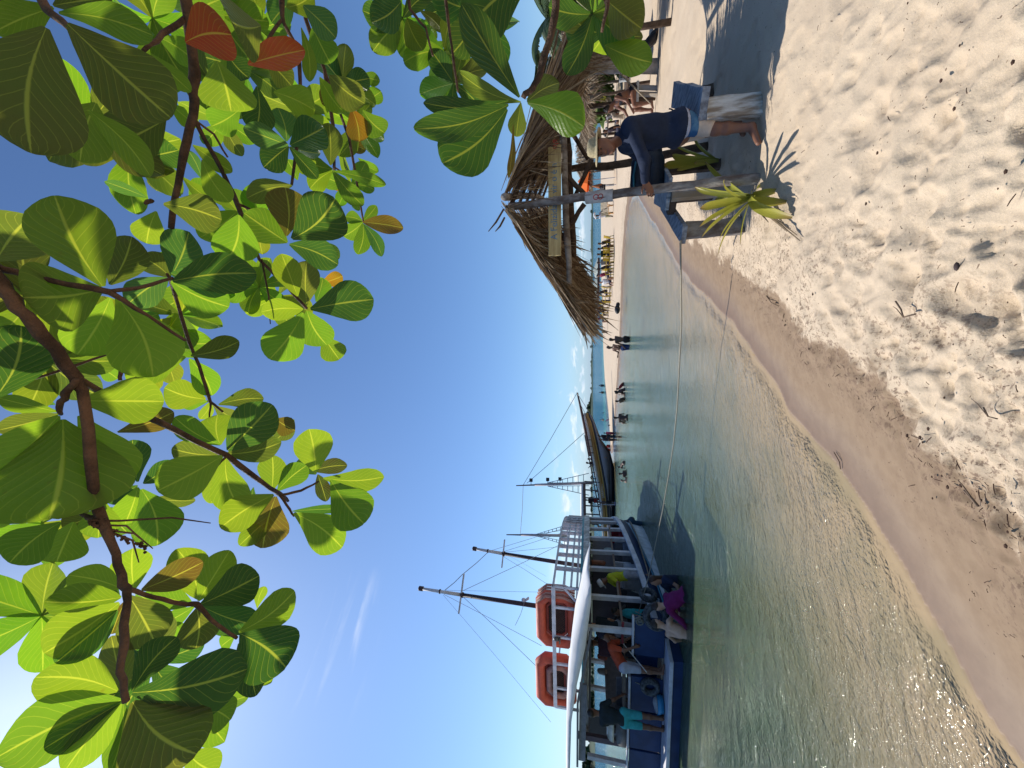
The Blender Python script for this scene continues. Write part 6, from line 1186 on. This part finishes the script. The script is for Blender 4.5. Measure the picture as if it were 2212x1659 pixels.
# tents and umbrellas behind them
gt = mat('tent_grey_green', (.36, .40, .36), .8, .2, .2, 3, .1, 10)
for i, (Y_, Xe, Xp, Xt, wY, lab, dpt) in enumerate(((585, 1291, 1314, 1281, 36, 'low grey-green peaked umbrella, the rightmost behind the chairs', 36), (620, 1290, 1312, 1279, 38, 'low grey-green peaked umbrella, the middle one behind the chairs', 34), (660, 1288, 1310, 1279, 34, 'low grey-green peaked umbrella, the leftmost behind the chairs', 36))):
    tp_ = P(Xt, Y_, dpt); ed = P(Xe, Y_, dpt); Rr_ = abs(P(Xe, Y_-wY*.75, dpt).x-ed.x); u_ = empty('umbrella', (tp_.x, tp_.y, 0), lab, 'umbrella', 'umbrellas behind the yellow chairs')
    mb = MB(); c = [Vector((ed.x+Rr_*math.cos(a), ed.y+Rr_*math.sin(a), ed.z)) for a in [2*math.pi*q/8+.39 for q in range(8)]]; mb.add([tp_]+c, [(0, q+1, (q+1) % 8+1) for q in range(8)]); mb.build('canopy', gt, u_, thick=.02)
    mb = MB(); c2 = [p-Vector((0, 0, .18)) for p in c]
    for q in range(8): mb.quad(c[q], c[(q+1) % 8], c2[(q+1) % 8], c2[q])
    mb.build('valance', mat('valance_brown', (.07, .04, .045), .8), u_); mb = MB(); mb.bar(tp_, (tp_.x, tp_.y, -.1), .05, .05); mb.build('pole', white, u_)
# orange parasol, furled umbrellas, deck chairs, signpost
py = 27.0; tp_ = P(1248, 392, py); b0 = P(1277, 392, py); pr_ = empty('parasol', (tp_.x, tp_.y, 0), 'bright orange beach parasol seen through the hut poles', 'parasol'); mb = MB(); Rr_ = .95
ring = [Vector((b0.x+Rr_*math.cos(a), b0.y+Rr_*math.sin(a), P(1272+5*math.cos(a*1.0), 392, py).z)) for a in [2*math.pi*q/8+.2 for q in range(8)]]; mb.add([tp_]+ring, [(0, q+1, (q+1) % 8+1) for q in range(8)]); mb.build('canopy', mat('parasol_orange', (.85, .20, .03), .7, .3, .1, 3, 0, transl=.35), pr_, thick=.01); mb = MB(); mb.bar(tp_, (tp_.x, tp_.y, -.1), .04, .04); mb.build('pole', white, pr_)
for Y_, lab in ((402, 'furled rust-orange umbrella, the right one of the two before the sea'), (415, 'furled rust-orange umbrella, the left one of the two before the sea')):
    p = P(1279, Y_, 26); q = P(1303, Y_, 26); u_ = empty('furled_umbrella', (q.x, q.y, 0), lab, 'umbrella', 'furled umbrellas near the signpost'); mb = MB(); mb.tube([p, p.lerp(q, .3), p.lerp(q, .75), q], [.03, .09, .17, .12], 8); mb.build('furled_canopy', mat('rust_cloth', (.35, .12, .04), .8), u_, smooth=True); mb = MB(); mb.bar(p, (q.x, q.y, -.1), .04, .04); mb.build('pole', white, u_)
b = G(1333, 411, 0); sg_ = empty('signpost', b, 'small post with black boards lettered in white, before the furled umbrellas', 'sign'); mb = MB(); mb.bar(b, P(1297, 411, b.y), .05, .05); mb.build('post', mat('post_yellow_wood', (.35, .22, .07), .7), sg_)
for i, tx in enumerate(('HOTEL', 'TAIYO', 'BAR')):
    X_ = 1297.5+4.2*i; c = P(X_, 411, b.y-.05); mb = MB(); mb.box(c, (.78 if i else .62, .02, .115)); bd_ = mb.build('board', dark, sg_); text(sc, 'board_lettering', tx, mat('letter_white', (.8, .8, .8), .6), .13, c+Vector((-.25, -.02, -.045)), (1, 0, 0), (0, 0, 1), bd_, .002)
for Y_, Xb, lab in ((452, 1325, 'pale orange slatted deck chair near the walking vendor, the upright one'), (436, 1322, 'pale orange slatted deck chair half hidden behind the numbered pole')):
    b = G(Xb, Y_, 0); d_c = empty('deck_chair', b, lab, 'deck chair', 'orange deck chairs on the sand'); om = mat('deck_orange', (.62, .34, .12), .7)
    mb = MB()
    for q in range(6): mb.bar(b+Vector((-.3, .06*q-.2, .34)), b+Vector((.3, .06*q-.2, .34)), .045, .02)
    mb.build('seat', om, d_c); mb = MB()
    for q in range(6): mb.bar(b+Vector((-.25+.1*q, .12, .34)), b+Vector((-.25+.1*q, .42, .88)), .06, .02)
    mb.build('backrest', mat('deck_cream', (.68, .56, .32), .7), d_c)
    for x in (-.3, .3): mb = MB(); mb.bar(b+Vector((x, -.2, .36)), b+Vector((x, .1, -.05)), .04, .04); mb.build('leg', om, d_c); mb = MB(); mb.bar(b+Vector((x, .15, .36)), b+Vector((x, -.15, -.05)), .04, .04); mb.build('leg', om, d_c)
# bags on the spit
b = G(1338, 668, -.05); o = sdf_obj('bag', [('e', b+Vector((0, 0, .12)), (.28, .18, .16), None), ('e', b+Vector((.3, .05, .08)), (.14, .12, .12), None)], .03, dark); tag(o, 'pile of dark bags with a white cloth lying on the bare sand of the spit', 'bags')
# seated woman on her bench, table of leaves behind
b = G(1419, 196, 0); wb_ = empty('plank_bench', b, 'small pale plank bench on two legs under the seated woman', 'bench'); yb = b.y
s0, s1 = P(1377, 182, yb), P(1376, 226, yb); plank_between('seat', s0, s1, .25, .06, mat('pale_plank', (.50, .50, .48), .7), wb_)
for Y_ in (189, 203): e = G(1420, Y_+3, 0); mb = MB(); mb.bar(P(1380, Y_, yb), e+Vector((0, 0, -.1)), .09, .07); mb.build('leg', mat('bare_pale_wood', (.34, .26, .17)), wb_)
J = pose(1.62, lean=.45, seat=.50, hip=(1.35, 1.45), knee=(1.2, 1.5), arm=((1.0, .1, .5), (.9, .1, .6)), head=(.5, 0)); c = P(1372, 196, yb); 
person(place(J, (c.x, c.y, c.z-.52), 1.45), 'woman in a dark swimsuit, hair tied up, sitting on a small bench in the sun', skin=(.20, .09, .055), hair=(K, 'bun'), wear=[('top', (.02, .02, .03)), ('bikini', (.02, .02, .03))], h=.022, hands=True)
lp = Leaves(); c = G(1352, 210, 0)+Vector((-.1, 1.2, 0)); cc_ = P(1308, 213, c.y); t_ = empty('potted_plant', (c.x, c.y, 0), 'yellow spiky plant in a pale pot behind the seated woman', 'plant')
for q in range(26): a = random.random()*6.28; e = cc_+Vector((math.cos(a)*.30, math.sin(a)*.3, random.uniform(-.05, .3))); strap(lp, cc_+Vector((0, 0, -.1)), cc_.lerp(e, .6)+Vector((0, 0, .08)), e, .035, .2)
lp.build('foliage', pm, t_); mb = MB(); mb.tube([(c.x, c.y, -.05), (c.x, c.y, .45), (cc_.x, cc_.y, cc_.z-.12)], [.13, .11, .13], 10); mb.build('pot', mat('pale_pot', (.55, .45, .35), .8), t_, smooth=True)
# ------------------------------------------------------------------ huts, posts and palms at the right
def fhut(ctr, wx, wy, ze, zr, label, n=900, posts=True, wd=.045, junk=True):
    cx, cy = ctr; t = empty('thatched_hut', (cx, cy, 0), label, 'hut'); a0, a1 = Vector((cx-wx*.35, cy, zr)), Vector((cx+wx*.35, cy, zr)); mb = MB()
    slope(mb, a0, a1, (cx-wx, cy-wy, ze), (cx+wx, cy-wy, ze), n, wd); slope(mb, a0, a1, (cx-wx, cy+wy, ze), (cx+wx, cy+wy, ze), n//2, wd); slope(mb, a0, a0+Vector((0, .05, 0)), (cx-wx, cy-wy, ze), (cx-wx, cy+wy, ze), n//2, wd); slope(mb, a1, a1+Vector((0, .05, 0)), (cx+wx, cy-wy, ze), (cx+wx, cy+wy, ze), n//2, wd)
    for _ in range(n//4): u = random.uniform(-1, 1); p = Vector((cx+wx*u, cy-wy, ze+.05)); blade(mb, p, p+Vector((random.gauss(0, .15), random.gauss(-.1, .1), -random.uniform(.2, .6))), .03, 3, random.choice((0, 1, 2, 3)))
    mb.build('thatch', thatch_m, t)
    for x in (-.8, -.25, .3, .8):
        for y in (-.8, .8): mb = MB(); mb.tube([(cx+wx*x, cy+wy*y, -.2), (cx+wx*x+random.gauss(0, .05), cy+wy*y, ze*.5), (cx+wx*x, cy+wy*y, ze+.1)], [.07, .06, .06], 7, wob=.05); mb.build('pole', wood_br if random.random() < .6 else wood_dk, t, smooth=True)
    return t
fhut((9.4, 9.3), 2.6, 1.3, 1.75, 2.25, 'large thatched hut at the right edge, mostly hidden by leaves', 1300)
fhut((14.5, 18.5), 2.6, 2.0, 1.5, 2.9, 'shaggy brown thatched hut behind the man in the straw hat', 1500)
fhut((16.0, 27.5), 2.0, 1.5, 1.6, 2.7, 'small far thatched hut beside the orange parasol', 700)
fhut((24, 22), 4.0, 2.5, 1.7, 3.4, 'wide thatched hut far back among the palms', 1000)
c = G(1422, 146, 0); pst = empty('tree_post', c, 'thick pale weathered post standing before the right-hand hut', 'post'); mb = MB(); tpp = P(1232, 150, c.y); mb.tube([c+Vector((0, 0, -.2)), c.lerp(tpp, .4)+Vector((.03, 0, 0)), tpp], [.17, .14, .11], 10, wob=.06); mb.build('trunk', mat('pale_bark', (.42, .38, .35), .85, .2, .4, 5, .6, 30), pst, smooth=True)
mb = MB(); mb.tube([c+Vector((0, 0, .9)), c+Vector((-.5, -.1, .55)), c+Vector((-1.0, -.2, .2))], [.02, .02, .012], 5); mb.build('dead_branch', thatch_m[3], pst)
# foliage screen (undergrowth) behind
mbg = mb = MB()
for _ in range(130): yy = random.uniform(19, 45); clump((yy*random.uniform(.70, 1.25), yy, random.uniform(.4, 1.6)), random.uniform(.6, 1.3), 50, .3)
tag(mb.build('undergrowth', mat('undergrowth_green', (.10, .15, .03), .7, .2, .6, 3, .2, 10, col2=(.05, .09, .02), transl=.2)), 'tangled green undergrowth behind the huts', 'undergrowth', kind='stuff')
# low tables and clutter under the huts
for i, (X_, Y_, w_, lab) in enumerate(((1338, 232, 1.3, 'dark low table with glasses by the potted plant'), (1336, 262, 1.2, 'dark low table with white plates, left of the potted plant'), (1330, 290, 1.1, 'cluttered dark table just right of the man in the straw hat'), (1408, 120, 1.1, 'dark bench in the shade of the right-hand hut'))):
    b = G(X_, Y_, 0); t = empty('low_table', b, lab, 'table', 'low tables under the huts'); mb = MB(); mb.box(b+Vector((0, .3, .62)), (w_, .7, .05)); mb.build('table_top', wood_br, t)
    for x in (-.45, .45): mb = MB(); mb.bar(b+Vector((x*w_, .3, .6)), b+Vector((x*w_, .3, -.1)), .08, .08); mb.build('leg', wood_br, t)
    mb = MB()
    for q in range(5): p = b+Vector((random.uniform(-.5, .5)*w_, random.uniform(.1, .5), .65)); mb.tube([p, p+Vector((0, 0, random.uniform(.06, .2)))], random.uniform(.03, .06), 8)
    mb.build('tableware', mat('tableware_pale', (.6, .62, .62), .4), t)
for X_, Y_, Xt, lab, c_ in ((1341, 274, 1303, 'dark-clothed person sitting at the hut tables right of the leaning man', (.03, .02, .03)), (1338, 246, 1300, 'person in a grey shirt sitting at the low table behind the potted plant', (.2, .2, .22))):
    ppl(X_, Y_, Xt, 1.2, lab, z=0.0, seat=.45, hip=(1.4, 1.35), knee=(1.4, 1.3), lean=.2, skin='d', hair=(K, 'short'), wear=[('shirt', c_, .5), ('shorts', (.05, .05, .08), .9)], group='people at the hut tables', cell=.03)
ppl(1420, 62, 1372, 1.2, 'person crouching in the shade of the right-hand hut, half hidden by leaves', z=0.0, lean=.7, hip=(1.3, 1.2), knee=(1.6, 1.5), skin='k', hair=(K, 'short'), wear=[('shirt', (.03, .03, .04), .5), ('shorts', (.05, .05, .06), .9)], cell=.03)
# coconut palms
palmm = mat('palm_green', (.07, .11, .035), .45, .4, .4, 3, .1, 20, transl=.25)
def palm(base, h_, label, lean=(0, 0), n=17, L=2.6):
    t = empty('coconut_palm', base, label, 'palm tree', 'coconut palms behind the huts'); base = Vector(base); top = base+Vector((lean[0], lean[1], h_)); mb = MB()
    mb.tube([base+Vector((0, 0, -.3)), base.lerp(top, .3)+Vector((-lean[0]*.12, 0, 0)), base.lerp(top, .7)+Vector((-lean[0]*.06, 0, 0)), top], [.20, .14, .12, .11], 9, wob=.04); mb.build('trunk', mat('palm_trunk', (.25, .21, .17), .9, .2, .4, 4, .6, 30), t, smooth=True)
    mb = MB()
    for q in range(n):
        a = q*2.4+random.random()*.4; el_ = random.uniform(-.5, 1.1); d = Vector((math.cos(a)*math.cos(el_), math.sin(a)*math.cos(el_), math.sin(el_))); l_ = L*random.uniform(.8, 1.1); pts = [top+d*l_*k+Vector((0, 0, -l_*.62*k*k)) for k in np.linspace(0, 1, 12)]
        mb.tube(pts, [.03*(1-.8*k) for k in np.linspace(0, 1, 12)], 4); sdv = d.cross(Vector((0, 0, 1))).normalized()
        for k in range(2, 44):
            tt = k/44*11; i = int(tt); p = pts[i].lerp(pts[min(i+1, 11)], tt-i); tg = (pts[min(i+1, 11)]-pts[i]).normalized(); ll = .85*math.sin(math.pi*min(1, k/44*.85+.12))
            for sg in (1, -1): e = p+(sdv*sg*.75+tg*.55+Vector((0, 0, -.35))).normalized()*ll*random.uniform(.8, 1.15); wv = tg*.030; mb.add([p-wv, p+wv, e+wv*.8+Vector((0, 0, -.03)), e-wv*.3+Vector((0, 0, -.07))], [(0, 1, 2, 3)])
    mb.build('crown', palmm, t)
p1_ = P(1180, 40, 17); palm((p1_.x+.5, 17, 0), p1_.z, 'tallest coconut palm, its fronds fanning over the right-hand hut roof', (-.5, 0), 18, 3.4)
p2_ = P(1170, 170, 24); palm((p2_.x+1.5, 24, 0), p2_.z-.2, 'coconut palm leaning left with small feathery fronds, behind the near hut roof', (-1.6, 0), 16, 2.4)
p3_ = P(1185, 250, 32); palm((p3_.x+.8, 32, 0), p3_.z-.5, 'farther coconut palm just showing above the near hut roof', (-.8, 0), 15, 2.6)
p4_ = P(1200, 60, 30); palm((p4_.x+.8, 30, 0), p4_.z, 'coconut palm far behind the tallest one', (.6, 0), 15, 3.0)
p5_ = P(1250, 220, 38); palm((p5_.x, 38, 0), p5_.z, 'short distant palm behind the brown hut', (.3, 0), 14, 2.4)
# ------------------------------------------------------------------ beach debris
mb = MB()
for _ in range(430):
    if random.random() < .6: X_ = random.uniform(1500, 2212); Y_ = random.uniform(0, 1659)
    else: t = random.random(); X_ = 1533+t*680+random.gauss(0, 25); Y_ = 588+t*600+random.gauss(0, 25)
    p = G(X_, Y_, 0); 
    if p.y > 9: continue
    z = gz(p.x, p.y)
    if z < WZ+.09: continue
    p.z = z+.01; L_ = random.choice((.005, .006, .008, .010, .014, .022)); a = random.random()*6.28; d = Vector((math.cos(a), math.sin(a), random.uniform(-.1, .15)))*L_
    if random.random() < .6: mb.tube([p-d, p+d*.1+Vector((0, 0, .002)), p+d], [.002, L_*.10, .0015], 5)
    else: mb.sphere(p, (L_*.5, L_*.35, L_*.2), 5)
tag(mb.build('beach_debris', mat('debris_brown', (.09, .05, .035), .85, .2, .4, 30, 0)), 'scattered bits of twig, seed and weed on the sand', 'debris', kind='stuff')
def twig(pts, r, label):
    q = [G(a, b_, 0) for a, b_ in pts]; q = [Vector((v.x, v.y, gz(v.x, v.y)+.012+random.random()*.008)) for v in q]; mb = MB(); mb.tube(q, r, 6, wob=.1)
    mb.tube([q[len(q)//2], q[len(q)//2]+Vector((.05, .03, .01)), q[len(q)//2]+Vector((.07, .07, .0))], [r*.7, r*.5, r*.3], 5); return tag(mb.build('twig', mat('twig_grey', (.18, .12, .08), .85), smooth=True), label, 'twig', 'twigs lying on the sand')
twig([(1948, 650), (1960, 668), (1965, 685), (1992, 678)], .004, 'thin forked twig lying on the dry sand, left of the open footprint')
twig([(2180, 1500), (2192, 1545), (2206, 1580), (2214, 1600)], .006, 'long dark twig on the wet sand at the picture corner')
twig([(2062, 1058), (2076, 1078), (2088, 1092)], .006, 'dark stick on the wet sand slope, nearest the rubbish heap')
twig([(1718, 975), (1728, 995), (1728, 1010)], .004, 'looped dark stalk on the wet sand by the waterline')
twig([(1630, 640), (1640, 655), (1655, 662)], .004, 'curled dark root at the crest of the wet sand')
twig([(2140, 880), (2150, 900), (2170, 905)], .003, 'pale thin stem lying in a footprint on the dry sand')
b = G(2080, 575, 0); b.z = gz(b.x, b.y)+.012; mb = MB(); mb.sphere(b, (.020, .012, .008), 8); tag(mb.build('almond_husk', mat('husk_dark', (.05, .03, .03), .8), smooth=True), 'dark almond husk lying in the deep open footprint', 'husk')
